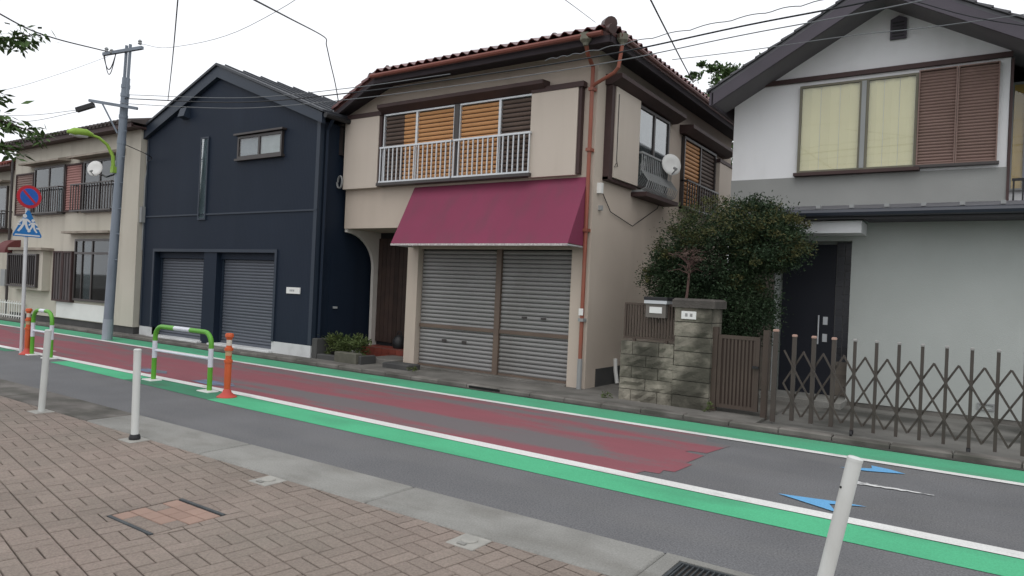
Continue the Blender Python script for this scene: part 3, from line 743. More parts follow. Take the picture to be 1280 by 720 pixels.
build('plinth', MB().box(G2[1], BX1, BY-.012, 16.5, 0.03, 0.30), M_base, B)
build('plinth', MB().box(BX0, G1[0], BY-.012, BY+.1, 0.03, 0.28), M_base, B)
build('band', MB().box(BX0-.004, BX1+.004, BY-.022, BY+.0, 3.03, 3.065), M_navyt, B)
build('corner_trim', MB().box(BX1-.09, BX1+.012, BY-.014, BY+.09, 0.32, 4.86), M_navyt, B)
build('corner_trim', MB().box(BX0-.01, BX0+.06, BY-.014, BY+.09, 0.3, 5.1), M_navyt, B)
mb = MB(); mb.box(G1[0]-.07, G2[1]+.07, BY-.03, BY, 2.17, 2.24)
for x in (G1[0]-.07, G2[1]+.0): mb.box(x, x+.07, BY-.03, BY, 0.3, 2.17)
build('garage_trim', mb, M_navyt, B)
M_gsh = mat('grey_blue_shutter', (0.105, 0.116, 0.140), 0.5, (0.092, 0.103, 0.125), 1, 0.7, metal=0.15, spec=0.4)
for a, b in (G1, G2):
    s = build('garage_shutter', MB(FR(BY+.2)).box(a, b, -0.03, 0, 0.14, 2.17), M_dark, B)
    slats(s, FR(BY+.2), False, a+.02, b-.02, 0.0, 0.16, 2.02, 27, M_gsh, 0.016)
    build('bottom_rail', MB(FR(BY+.2)).box(a+.01, b-.01, -0.0, 0.03, 0.09, 0.16), M_gsh, s)
    build('shutter_box', MB(FR(BY+.2)).box(a+.005, b-.005, 0.0, 0.09, 2.02, 2.165), M_navy, s)
    mb = MB(FR(BY+.2)); mb.box(a, a+.05, 0.0, .05, .12, 2.02); mb.box(b-.05, b, 0, .05, .12, 2.02)
    build('guide_rail', mb, M_navyt, s)
    build('threshold', MB().bbox(a-.05, b+.05, BY-.12, BY+.25, 0.03, 0.10, .01), M_base, B)
# gable fascia and roof
apx, apz = -14.68, 6.44
rL, rR = (-17.86, 5.24), (-11.02, 4.98)
th = 0.26
def rake(a, b, y0, y1, t0, t1):
    return [(a[0], y0, a[1]-t0), (b[0], y0, b[1]-t0)]
mb = MB(); mb.prism([(rL[0],rL[1]-th),(rL[0],rL[1]),(apx,apz),(rR[0],rR[1]),(rR[0],rR[1]-th*.8),(apx,apz-th)], BY-.10, BY-.004)
build('gable_fascia', mb, M_navyt, B)
mb = MB(); mb.prism([(rL[0]-.04,rL[1]-.0),(rL[0]-.04,rL[1]+.05),(apx,apz+.06),(rR[0]+.06,rR[1]+.05),(rR[0]+.06,rR[1]-.0),(apx,apz+.004)], BY-.14, 16.7)
br = build('roof', mb, mat('dark_metal_roof', (0.045, 0.05, 0.06), 0.5, spec=.4), B)
# standing seams on the right slope
for k in range(15):
    y = BY+0.1+k*0.48
    build('roof_seam', MB().bar((apx,y,apz+.075),(rR[0]+.06,y,rR[1]+.065), 0.03, 0.035), MATS['dark_metal_roof'], br)
build('gutter', MB().tube([(rR[0]+.10,BY-.1,rR[1]-.06),(rR[0]+.10,16.6,rR[1]-.06)], 0.055, 8), M_black, br)
build('downpipe', MB().tube([(rR[0]+.08,BY+.12,rR[1]-.1),(BX1+.06,BY+.14,rR[1]-.3),(BX1+.06,BY+.14,0.1)], 0.035, 8), M_navy, B)
f = win(B, FR(BY), -15.32, -15.0, 2.92, 4.86, 0, 0.035, 0.04, M_navyt, [(-15.28,-15.04,mat('slit_curtain', (0.55,0.60,0.61), .6, (0.16,0.21,0.20), 2.2, .9))], M_glassr)  # pale sheet behind the slit pane; sky reflection put into its colour
f = win(B, FR(BY), -13.84, -12.30, 4.25, 4.74, 0, 0.06, 0.05, M_dalu, [(-13.78,-13.10,mat('left_blind', (0.22,.25,.27), .8, (.16,.19,.21), 4, .8)),(-13.05,-12.36,mat('right_blind', (0.36,0.40,0.40), .8, (.28,.32,.32), 4, .8))], M_glass, [(-13.08, 0.06)])
build('window_hood', MB(FR(BY)).box(-13.92, -12.22, 0, 0.12, 4.76, 4.80), M_dalu, B)
build('window_sill', MB(FR(BY)).box(-13.9, -12.26, 0, 0.09, 4.20, 4.248), M_dalu, B)
v = build('vent_hood', MB(FR(BY)).add([(-16.12,0,5.36),(-15.86,0,5.36),(-15.86,0.17,5.40),(-16.12,0.17,5.40),(-16.12,0,5.62),(-15.86,0,5.62),(-15.86,0.10,5.62),(-16.12,0.10,5.62)],
      [(0,3,2,1),(4,5,6,7),(0,1,5,4),(1,2,6,5),(2,3,7,6),(3,0,4,7)]), M_navyt, B)
np_ = build('name_plate', MB(FR(BY)).box(-11.97, -11.55, 0.0, 0.025, 1.33, 1.46), M_wpaint, B)
for k, (a, b) in enumerate(((-11.86,-11.83),(-11.81,-11.77),(-11.75,-11.72))):
    build('plate_mark', MB(FR(BY)).box(a, b, 0.025, 0.028, 1.375, 1.415), M_grey, np_)
f = win(B, SD(BX1), 9.85, 10.55, 4.25, 4.82, 0, 0.06, 0.05, M_dalu, [(9.9,10.5,M_curt)], M_smoke)
build('window_hood', MB(SD(BX1)).box(9.8, 10.6, 0, 0.11, 4.84, 4.88), M_dalu, B)
sdoor = build('side_door', MB(SD(BX1)).box(9.75, 10.45, 0.0, 0.02, 0.3, 2.2), M_navy, B)
build('handle', MB(SD(BX1)).box(9.86, 9.94, 0.02, 0.07, 1.06, 1.10), M_alu, sdoor)

# ================================================================== CREAM HOUSE behind the utility pole
Lh = thing('cream_house', (-21.5, 9.2, PZ), 'two-storey cream stucco house with pinkish shutters, behind the utility pole', 'house')
LY, LX0, LX1 = 9.2, -25.2, -17.76
WL = FR(LY)
build('wall', MB().prism([(LX0,0.24),(LX1,0.24),(LX1,5.28),(LX0,5.28)], LY, 16.0), M_cream, Lh)
build('foundation', MB().box(LX0+.03, LX1-.02, LY+.03, 15.9, 0.02, 0.24), M_found, Lh)
mb = MB()
mb.box(LX0-.15, LX1+.12, LY-.30, LY+.0, 5.26, 5.30); mb.box(LX0-.15, LX1+.12, LY-.33, LY-.28, 5.24, 5.36)
mb.box(LX1-.02, LX1+.14, LY-.0, 16, 5.24, 5.30)
build('eaves', mb, M_brown, Lh)
M_gtile = mat('grey_brown_tile', (0.085, 0.07, 0.066), .7, (0.055, .047, .045), 4, .8, island=.2)
rf_ = build('roof', MB().prism([(LY-.36,5.36),(LY-.36,5.40),(12.6,6.25),(16.2,5.36)], LX0-.2, LX1+.16, 'x'), M_gtile, Lh)
mb = MB()
for k in range(37):
    x = LX0-.15+k*0.205; mb.tube([(x,LY-.40,5.41),(x,LY+.5,5.41+.9*.26)], 0.05, 6)
o = build('roof_tiles', mb, M_gtile, rf_); o['kind'] = 'stuff'
# front upper: left brown shutter, window, faded shutter, window
def shutter(parent, W, a, b, z0, z1, m, n, d=0.07, side=False, fr=None, t=.04):
    s = build('shutter', MB(W).ring(a, b, 0.0, d, z0, z1, t), fr or M_brown, parent)
    build('shutter_back', MB(W).box(a+.02, b-.02, 0.0, d*.4, z0+.02, z1-.02), m, s)
    slats(s, W, side, a+t, b-t, d*.4, z0+t, z1-t, n, m, 0.018, .85)
    return s
shutter(Lh, WL, -24.95, -23.72, 3.22, 4.50, M_brown2, 17)
win(Lh, WL, -23.66, -21.72, 3.2, 4.62, 0, 0.07, 0.06, M_dalu, [(-23.6,-22.72,M_dark),(-22.66,-21.78,M_curt)], M_smoke, [(-22.69, 0.06)])
shutter(Lh, WL, -21.66, -20.66, 3.25, 4.60, M_pink, 18)
win(Lh, WL, -20.60, -18.75, 3.2, 4.62, 0, 0.07, 0.06, M_dalu, [(-20.54,-19.7,mat('plum_curtain', (0.16,.10,.11), .9)),(-19.64,-18.81,MATS['plum_curtain'])], M_smoke, [(-19.67, 0.06)])
bars(Lh, WL, -23.7, -21.68, 3.22, 3.98, 0.22, 15, M_dalu)
bars(Lh, WL, -20.95, -18.7, 3.22, 3.98, 0.22, 16, M_dalu)
for a, b in ((-24.1, -21.5), (-21.0, -18.5)):
    build('window_hood', MB(WL).add([(a,0,4.70),(b,0,4.70),(b,.34,4.68),(a,.34,4.68),(a,0,4.84),(b,0,4.84),(b,.34,4.73),(a,.34,4.73)],
      [(0,3,2,1),(4,5,6,7),(0,1,5,4),(1,2,6,5),(2,3,7,6),(3,0,4,7)]), mat('weathered_hood', (0.34,0.30,0.25), .8, (0.2,.17,.14), 4, .8), Lh)
# lower: barred bay, awning, shutter and window, white panel
bay = build('bay_window', MB(WL).box(-24.7, -22.45, 0, 0.22, 0.98, 2.14), M_cream, Lh)
build('bay_roof', MB(WL).box(-24.9, -22.3, 0, 0.34, 2.144, 2.22), MATS['weathered_hood'], bay)
build('glazing', MB(WL).box(-24.62, -22.75, 0.22, 0.232, 1.14, 1.98), M_dark, bay)
mb = MB(WL); mb.ring(-24.68, -22.68, 0.22, 0.30, 1.06, 2.04, 0.05)
g = build('grille', mb, M_dalu, bay)
for k in range(14): build('grille_bar', MB(WL).box(-24.6+k*.14-.014, -24.6+k*.14+.014, 0.26, 0.285, 1.11, 1.99), M_dalu, bay)
mb = MB(WL); prof = [(0,2.1)]+[(0.42*math.sin(t), 2.05+0.42*math.cos(t)) for t in [k*math.pi/16 for k in range(9)]]
mb.add([(-25.25,p[0],p[1]) for p in prof]+[(-24.55,p[0],p[1]) for p in prof], [tuple(range(10)), tuple(range(19,9,-1))]+[(i,i+1,11+i,10+i) for i in range(9)])
build('dome_awning', mb, mat('brown_red_awning', (0.14, 0.04, 0.04), .7), Lh)
mat('charcoal_shutter', (0.085, 0.072, 0.072), .6, (0.065, .055, .056), 3, .7)
for a, b in ((-22.05, -21.5), (-21.48, -20.93)):
    s = build('shutter', MB(WL).ring(a, b, 0, .12, .72, 2.14, .05), M_brown, Lh)
    for k in range(5): build('board', MB(WL).box(a+.05+k*.09, a+.135+k*.09, .02, .1-(k % 2)*.02, .77, 2.09), MATS['charcoal_shutter'], s)
win(Lh, WL, -20.88, -18.9, 0.78, 2.48, 0, 0.08, 0.06, M_dalu, [(-20.82,-20.45,M_dark),(-20.42,-19.9,mat('white_curtain', (0.62, .64, .62), .9)),(-19.86,-18.95,M_dark)], M_smoke, [(-19.88, 0.06), (-20.43, 0.03)])
build('transom', MB(WL).box(-20.82, -18.95, 0.04, 0.09, 2.06, 2.12), M_dalu, Lh)
build('window_hood', MB(WL).box(-21.3, -18.7, 0, 0.26, 2.62, 2.68), MATS['weathered_hood'], Lh)
build('white_board', MB(WL).box(-21.95, -19.2, 0, 0.02, 0.26, 0.70), M_wpaint, Lh)
mb = MB(WL)
for k in range(6): mb.tube([(-22.3+k*.11,.02,1.9+.06*math.sin(k*2.1)),(-22.19+k*.11,.02,1.9+.06*math.sin((k+1)*2.1))], .018, 6)
build('wall_pipe', mb, M_cream, Lh)
build('downpipe', MB().tube([(LX0-.05,LY-.28,5.25),(LX0-.05,LY-.06,5.0),(LX0-.05,LY-.06,0.1)], 0.04, 8), M_dalu, Lh)
build('wall_conduit', MB().tube([(LX1+.03,9.32,4.7),(LX1+.06,9.36,4.3),(LX1+.03,9.33,4.0),(LX1+.03,9.33,2.2)], 0.02, 6), M_grey, Lh)
build('meter_box', MB().box(LX1, LX1+.1, 9.24, 9.34, 2.9, 3.3), M_grey, Lh)
dish((-19.35, 8.86, 4.30), (0.55, -0.80, 0.2), 0.20, (-19.35, 9.2, 4.1), 'white satellite dish on the cream house beside its upper railed window')

# ================================================================== NEIGHBOUR with red tiled roof
Nh = thing('red_roofed_house', (-28.5, 9.6, PZ), 'cream house with red tiled roof, next to the no-parking sign', 'house')
NY, NX1 = 9.6, -25.62
WN = FR(NY)
build('wall', MB().box(-33, NX1, NY, 15, 0.05, 4.82), M_cream, Nh)
nr = build('roof', MB().prism([(NY-.5,4.80),(NY-.5,4.88),(12.2,5.9),(15.4,4.80)], -33.3, NX1+.25, 'x'), MATS['dull_roof_tile'], Nh)
M_rt = mat('faded_red_roof', (0.27, 0.075, 0.06), .6, (0.2, .06, .05), 5, .8, island=.15)
mb = MB()
for k in range(28): mb.tube([(-31.2+k*.21,NY-.54,4.90),(-31.2+k*.21,NY+1.6,4.90+2.1*.38)], 0.06, 6)
o = build('roof_tiles', mb, M_rt, nr); o['kind'] = 'stuff'
win(Nh, WN, -29.0, -26.7, 2.9, 4.3, 0, .07, .06, M_dalu, [(-28.94,-27.9,M_brown2),(-27.84,-26.76,M_brown2)], M_smoke, [(-27.87,.06)])
bars(Nh, WN, -29.1, -26.35, 2.85, 3.45, 0.3, 12, M_dalu)
build('balcony_ledge', MB(WN).box(-29.2, -26.25, 0, .4, 2.74, 2.84), M_brown, Nh)
build('window_hood', MB(WN).box(-29.2, -26.5, 0, .3, 4.4, 4.46), MATS['weathered_hood'], Nh)
build('wall_meter', MB(WN).box(-26.7, -26.35, 0, .14, 1.0, 1.55), M_grey, Nh)
build('wall_conduit', MB(WN).tube([(-26.1,.03,1.8),(-26.1,.03,.3)], .02, 6), M_grey, Nh)
# low white railing in front of it
lf = thing('low_railing', (-26.4, 9.25, PZ), 'low white picket railing in front of the red-roofed house', 'railing')
mb = MB(); mb.box(-29.0, -23.9, 9.1, 9.13, .5, .54); mb.box(-29.0, -23.9, 9.1, 9.13, .12, .16)
build('rail', mb, M_wpaint, lf)
for k in range(30): build('picket', MB().box(-28.95+k*.17, -28.92+k*.17, 9.085, 9.1, .06, .6), M_wpaint, lf)

# ================================================================== WHITE GABLED HOUSE
R_ = thing('white_gabled_house', (-1.4, 12.0, 0.02), 'white stucco gabled house with cream curtains and a slatted brown shutter upstairs', 'house')
RY = 12.0
WR = FR(RY)
M_whs = mat('white_stucco', (0.76, 0.765, 0.775), 0.95, (0.71, 0.715, 0.725), 0.8, 0.8, dirt=(0.42, 0.42, 0.41), df=0.35, ds=(1.5, 1.5, .5), dlo=.5, dhi=.75, bump=0.35, bs=120)
M_lows = mat('pale_grey_green_stucco', (0.46, 0.485, 0.465), 0.95, (0.42, 0.445, 0.425), 0.9, 0.8, dirt=(0.33, 0.34, 0.32), df=0.35, ds=(1.2, 1.2, .7), dlo=.5, dhi=.75, bump=0.4, bs=110)
M_band = mat('grey_mortar_band', (0.30, 0.305, 0.295), 0.95, (0.26, .265, .255), 1.5, .8, bump=.3)
M_rake = mat('plum_grey_fascia', (0.085, 0.075, 0.092), 0.6, (0.065, 0.058, 0.07), 2, .7)
AX, AZ, RS = -1.38, 6.44, 0.565
mb = MB(); mb.prism([(-3.65,2.9),(0.22,2.9),(0.22,AZ-.14-RS*1.6),(AX,AZ-.14),(-3.65,AZ-.14-RS*2.27)], RY, 18)
mb.box(0.22, 1.1, RY+.6, 18, 2.9, 5.0)
build('upper_wall', mb, M_whs, R_)
mb = MB(); mb.box(-1.72, 4.0, RY+.004, 18, 0.10, 2.9); mb.box(-3.65, -2.86, RY+.004, 18, .02, 2.9); mb.box(-2.86, -1.72, RY+.34, 18, .02, 2.9)
mb.box(-2.86, -1.72, RY+.004, RY+.34, 2.62, 2.9)
build('lower_wall', mb, M_lows, R_)
build('plinth', MB().box(-1.715, 4.0, RY+.02, 13, -0.03, 0.10), M_path, R_)
build('mortar_band', MB(WR).box(-3.655, 0.225, 0, 0.012, 2.95, 3.66), M_band, R_)
build('belt_trim', MB(WR).box(-3.70, 0.24, 0, 0.06, 5.215, 5.285), M_brown, R_)
build('corner_trim', MB(WR).box(0.225, 0.26, -.5, 0.03, 2.95, 5.19), M_brown, R_)
# roof slabs with overhang, fascia boards, soffit
Y0, yend = 11.28, 18.4
def slab(x1, t0, t1, y0, y1):        # between apex and eave at x1, from depth t0 to t1 below the roof line
    z1 = AZ - RS*abs(x1-AX)
    return MB().prism([(AX,AZ-t0),(x1,z1-t0),(x1,z1-t1),(AX,AZ-t1)], y0, y1)
rr = build('roof', slab(-3.84, 0.0, 0.05, Y0+.01, yend), M_slate, R_)
build('roof_slope', slab(1.10, 0.0, 0.05, Y0+.01, yend), M_slate, rr)
for x1 in (-3.82, 1.08):
    build('fascia_board', slab(x1, 0.052, 0.26, Y0, Y0+.05), M_rake, rr)
    build('soffit', slab(x1, 0.20, 0.225, Y0+.05, RY+.6 if x1 > 0 else RY), mat('soffit_board', (0.16, 0.15, 0.16), .8, (0.12, .115, .12), 2, .7), rr)
build('eave_board', MB().box(-3.86, -3.80, Y0, yend, AZ-RS*2.46-.24, AZ-RS*2.46-.03), M_rake, rr)
# stepped slate courses along the rakes
for sgn in (-1, 1):
    for k in range(13):
        d0, d1 = k*0.192, (k+1)*0.192+0.03
        xa, xb = AX+sgn*d0, AX+sgn*d1
        za, zb_ = AZ-RS*d0+.006, AZ-RS*d1+.045
        build('slate_course', MB().prism([(xa,za),(xb,zb_-.03),(xb,zb_+.012),(xa,za+.022)], Y0-.03, Y0+.55), M_slate, rr)
vt = build('gable_vent', MB(WR).add([(-1.31,0,5.70),(-1.09,0,5.70),(-1.09,.06,5.70),(-1.31,.06,5.70),(-1.31,0,6.0),(-1.09,0,6.0),(-1.09,.06,6.0),(-1.31,.06,6.0),(-1.2,0,6.05),(-1.2,.06,6.05)],
     [(0,3,2,1),(3,2,6,9,7),(0,4,8,5,1),(0,3,7,4),(1,5,6,2),(4,7,9,8),(5,8,9,6)]), M_rake, R_)
for k in range(5): build('louvre', MB(WR).box(-1.28, -1.12, .06, .075, 5.73+k*.05, 5.75+k*.05), M_black, vt)
# window with two cream curtains
M_cc = mat('cream_curtain', (0.70, 0.645, 0.40), 0.9, (0.66, 0.605, 0.37), 1.5, .7)
f = win(R_, WR, -2.58, -0.90, 3.72, 5.14, 0, 0.06, 0.035, mat('olive_frame', (0.16, 0.15, 0.11), .5), [], None, [(-1.63, 0.13)])
build('centre_stile', MB(WR).box(-1.665, -1.60, .055, .07, 3.75, 5.11), M_grey, f)
for a, b, n in ((-2.545, -1.695, 3), (-1.565, -0.935, 3)):
    for k in range(n):
        u0, u1 = a+(b-a)*k/n, a+(b-a)*(k+1)/n
        build('curtain_panel', MB(WR).add([(u0,0.006,3.75),(u1-.006,.006,3.75),(u1-.006,.006,5.11),(u0,.006,5.11),((u0+u1)/2,.022,3.75),((u0+u1)/2,.022,5.11)],
              [(0,4,5,3),(4,1,2,5),(0,3,2,1)]), M_cc, f)
    build('pane', MB(WR).box(a, b, .036, .041, 3.75, 5.11), M_glass, f)
build('window_sill', MB(WR).box(-2.62, -0.84, 0, .13, 3.665, 3.715), M_brown, R_)
for a, b in ((-0.895, -0.405), (-0.40, 0.10)):
    s = shutter(R_, WR, a, b, 3.74, 5.16, M_brown2, 30, 0.09, fr=M_brown2, t=.018)
build('shutter_rail', MB(WR).box(-0.92, 0.13, 0, .11, 3.70, 3.737), M_dalu, R_)
# recessed corner with window and balcony rail
f = win(R_, FR(RY+.6), 0.26, 1.0, 3.4, 5.0, 0, .05, .03, M_grey, [(0.29,0.42,mat('yellow_curtain', (0.62, 0.42, 0.12), .9)),(0.47,0.97,M_dark)], M_glass, [(0.445,.05)])
bars(R_, FR(RY+.05), 0.29, 1.1, 3.08, 3.5, 0.0, 8, M_black, ends=False)
build('balcony_floor', MB().box(0.27, 1.15, RY-.05, RY+.6, 2.98, 3.07), M_band, R_)
# lean-to canopy with dark gutter
mb = MB().prism([(RY-.014,3.18),(RY-.014,3.10),(11.30,2.96),(11.30,3.04)], -2.95, 4.0, 'x')
cn = build('canopy', mb, M_slate, R_)
build('fascia', MB().box(-2.95, 4.0, 11.27, 11.298, 2.88, 3.02), M_black, cn)
build('gutter', MB().tube([(-2.95,11.22,2.97),(4.0,11.22,2.97)], 0.055, 8), mat('navy_black_gutter', (0.025, 0.03, 0.045), .35, spec=.5), cn)
build('soffit', MB().box(-1.5, 4.0, 11.31, RY, 2.90, 2.93), M_rake, cn)
for k in range(9): build('canopy_clip', MB().box(-2.6+k*.46, -2.54+k*.46, 11.30, 11.40, 3.05, 3.10), M_grey, cn)
build('porch_beam', MB().box(-3.0, -1.52, 11.42, RY, 2.69, 2.87), M_whs, R_)
# front door, tiled reveal and step
dr_ = build('door', MB(FR(RY+.34)).box(-2.80, -1.98, 0, .06, 0.13, 2.58), mat('navy_black_door', (0.012, 0.014, 0.022), 0.55, (0.010, .011, .018), 2, .7, spec=.35), R_)
build('handle', MB(FR(RY+.34)).tube([(-2.20,.12,0.95),(-2.20,.12,1.42)], .012, 6), M_alu, dr_)
for z in (0.99, 1.27): build('lock_plate', MB(FR(RY+.34)).box(-2.14, -2.07, .06, .08, z, z+.13), M_alu, dr_)
rv = build('tiled_reveal', MB(FR(RY+.34)).box(-1.98, -1.72, 0, .03, 0.13, 2.62), mat('pale_grout', (0.15, 0.15, 0.15), .9), R_)
M_dt = mat('dark_glazed_tile', (0.028, 0.03, 0.038), 0.3, (0.02, .022, .03), 6, .7, spec=.5, rnd=.25)
M_bt = mat('taupe_tile', (0.19, 0.165, 0.14), 0.6, (0.15, .13, .11), 5, .7, rnd=.12)
t1 = shared('wall_tile', MB().box(-.056, .056, -.01, 0, -.058, .058), M_dt)
t2 = shared('wall_tile', MB().box(-.12, .12, -.01, 0, -.033, .033), M_bt)
for i in range(2):
    for k in range(16): piece('wall_tile', t1, (-1.912+i*.122, RY+.34-.03, .74+k*.122), rv)
for k in range(8): piece('wall_tile', t2, (-1.85, RY+.34-.03, .17+k*.069), rv)
lv = build('tiled_pier', MB(WR).box(-3.6, -2.86, 0, .02, .13, 2.68), MATS['pale_grout'], R_)
for i in range(3):
    for k in range(36): piece('wall_tile', t2, (-3.48+i*.247, RY-.02, .17+k*.069), lv)
build('door_step', MB().bbox(-3.0, -1.70, 11.45, RY+.34, 0.0, 0.13, .012), M_kerb, R_)
build('wall_vent', MB(WR).ring(0.0, 0.20, -.004, .02, .2, .3, .02), M_grey, R_)

# ================================================================== GARDEN FRONT: block wall, pillar, gate, folding gate
M_block = mat('mossy_block', (0.265, 0.245, 0.20), 0.97, (0.15, 0.14, 0.112), 5, 0.9, dirt=(0.05, 0.048, 0.038), df=0.85,
              ds=(2.6, 2.6, 2.2), dlo=0.42, dhi=0.62, bump=1.0, bs=35, rnd=0.15)
M_mort = mat('dark_mortar', (0.09, 0.085, 0.075), .97)
rq = random.Random(5)
def rough_block(x0, x1, y0, y1, z0, z1, parent, name='block'):
    mb = MB(); nx, nz = 4, 3
    def g(i, j, y):
        e = 0.012 if y == y0 else 0
        return (x0+(x1-x0)*i/nx, y - (0.012+rq.uniform(-.018, .018) if (0 < i < nx and 0 < j < nz) else rq.uniform(-.004, 0.010))*(1 if e else 0), z0+(z1-z0)*j/nz)
    vs = [g(i, j, y0) for j in range(nz+1) for i in range(nx+1)]
    fs = [(j*(nx+1)+i, j*(nx+1)+i+1, (j+1)*(nx+1)+i+1, (j+1)*(nx+1)+i) for j in range(nz) for i in range(nx)]
    b = len(vs); vs += [(x0,y1,z0),(x1,y1,z0),(x1,y1,z1),(x0,y1,z1)]
    bl, br2, tr, tl_ = 0, nx, (nz+1)*(nx+1)-1, nz*(nx+1)
    fs += [(b, b+3, b+2, b+1), tuple([b, b+1]+list(range(nx, -1, -1))), tuple([b+3]+list(range(nz*(nx+1), nz*(nx+1)+nx+1))+[b+2]),
           tuple([b]+[j*(nx+1) for j in range(nz+1)]+[b+3]), tuple([b+1, b+2]+[j*(nx+1)+nx for j in range(nz, -1, -1)])]
    return build(name, mb.add(vs, fs), M_block, parent)
gw = thing('garden_wall', (-4.0, 9.6, PZ), 'low mossy concrete block wall with a brown slatted grille on top', 'wall')
core = build('mortar_core', MB().box(-4.41, -3.60, 9.53, 9.66, PZ-.03, 0.90), M_mort, gw)
for r in range(5):
    z0 = 0.06+r*0.17 if r else 0.02
    z1 = 0.06+(r+1)*0.17-.008
    if r == 4: z1 = .93
    cuts = [-4.43, -4.02, -3.605] if r % 2 else [-4.43, -4.24, -3.83, -3.605]
    for a, b in zip(cuts, cuts[1:]): rough_block(a+.004, b-.004, 9.50, 9.69, z0, z1, gw)
M_gr = mat('brown_metal_fence', (0.080, 0.060, 0.048), 0.55, (0.062, .047, .038), 3, .7)
gg = build('grille', MB().ring(-4.42, -3.62, 9.56, 9.60, 0.97, 1.50, 0.03), M_gr, gw)
for k in range(17): build('slat', MB().box(-4.38+k*.0455, -4.352+k*.0455, 9.565, 9.59, 1.0, 1.47), M_gr, gg)
for x in (-4.25, -3.75): build('foot', MB().box(x-.02, x+.02, 9.56, 9.60, .90, .97), M_gr, gg)
mbx = thing('mailbox', (-3.9, 9.5, 1.30), 'small steel mailbox with white slot set in the brown grille', 'mailbox')
build('case', MB().box(-4.05, -3.745, 9.48, 9.74, 1.30, 1.50), mat('steel_taupe', (0.16, .145, .13), .5), mbx)
build('lid', MB().bbox(-4.075, -3.72, 9.45, 9.76, 1.55, 1.60, .01), M_black, mbx)
build('flap', MB().box(-4.07, -3.725, 9.455, 9.75, 1.502, 1.55), M_alu, mbx)
build('plate', MB().box(-3.99, -3.80, 9.472, 9.48, 1.365, 1.455), M_wpaint, mbx)
gp = thing('gate_pillar', (-3.34, 9.7, PZ), 'rough stone-block gate pillar with cap and white name plate', 'pillar')
build('mortar_core', MB().box(-3.57, -3.11, 9.53, 9.92, PZ-.03, 1.47), M_mort, gp)
for r in range(7):
    z0, z1 = 0.03+r*0.207, 0.03+(r+1)*0.207-.010
    j = rq.uniform(-.008, .008)
    rough_block(-3.60+j, -3.075+j*.5, 9.49, 9.95, z0, min(z1, 1.47), gp)
build('cap', MB().bbox(-3.64, -3.03, 9.45, 9.99, 1.47, 1.60, .03), mat('dark_capstone', (0.10, .09, .082), .95, (0.06, .055, .05), 4, .8, bump=.8, bs=40), gp)
npl = build('name_plate', MB().box(-3.50, -3.29, 9.455, 9.475, 1.31, 1.42), M_wpaint, gp)
for x in (-3.45, -3.38):
    mb = MB(); mb.box(x+.004, x+.04, 9.452, 9.455, 1.348, 1.356); mb.box(x+.004, x+.04, 9.452, 9.455, 1.364, 1.371); mb.box(x+.004, x+.04, 9.452, 9.455, 1.379, 1.386)
    build('plate_mark', mb, M_black, npl)
# swing gate
sg = thing('swing_gate', (-2.7, 9.6, PZ), 'narrow brown metal garden gate between the stone pillar and the folding gate', 'gate')
build('frame', MB().ring(-3.00, -2.44, 9.58, 9.63, 0.12, 1.12, .05), M_gr, sg)
build('kick_panel', MB().box(-2.95, -2.49, 9.60, 9.615, 0.17, 1.07), mat('darker_brown_panel', (0.05, .033, .026), .6), sg)
for k in range(9): build('slat', MB().box(-2.92+k*.05, -2.892+k*.05, 9.585, 9.60, 0.17, 1.07), M_gr, sg)
build('handle', MB().box(-2.52, -2.44, 9.54, 9.58, .70, .73), M_black, sg)
for x in (-3.04, -2.36):
    p = build('post', MB().box(x-.035, x+.035, 9.56, 9.65, 0.03, 1.22), M_gr, sg)
# folding lattice gate
fg = thing('folding_gate', (-0.4, 9.35, 0.03), 'brown expanding lattice gate standing open along the white house front', 'gate')
M_fg = mat('bronze_gate', (0.062, 0.050, 0.042), 0.45, (0.048, .039, .033), 4, .7, spec=.45)
M_cap = mat('faded_pink_cap', (0.42, 0.27, 0.22), .7)
M_capg = mat('grey_cap', (0.30, .29, .28), .6)
PP = 0.237; GX0 = -2.20
def gy(i): return 9.42 - 0.028*i
NP = 17
for i in range(NP):
    x = GX0 + i*PP; y = gy(i)
    wd = 0.03 if i == 0 else (0.024 if i < 4 else 0.017)
    pz0 = 0.05 if i == 0 else 0.10
    p = build('post', MB().box(x-wd, x+wd, y-.022, y+.022, pz0, 1.17 if i else 1.22), M_fg, fg)
    build('post_cap', MB().bbox(x-wd-.004, x+wd+.004, y-.027, y+.027, 1.171 if i else 1.221, 1.20 if i else 1.25, .008), M_cap if i < 4 else M_capg, fg)
    if i in (4, 9, 14):
        build('caster_leg', MB().box(x-.02, x+.02, y-.02, y+.02, .05, .10), M_black, fg)
        mb = MB(); mb.tube([(x-.012,y-.03,.055),(x+.012,y-.03,.055)], .035, 10); build('caster', mb, M_black, fg)
def P_(h, z, dy): return (GX0+h*PP, gy(h)+dy, z)
for i in range(-1, NP-1):
    for sgn, dy in ((1, -.027), (-1, .027)):
        h0 = i+0.5 if sgn > 0 else i+0.5
        pts = []
        for q in range(5):
            hh = h0 + sgn*q*0.5
            if 0.1 <= hh <= NP-1+.5: pts.append(P_(hh, 0.99-q*0.207, dy))
        if len(pts) >= 2: build('lattice_bar', MB().bar(pts[0], pts[-1], 0.012, 0.022), M_fg, fg)

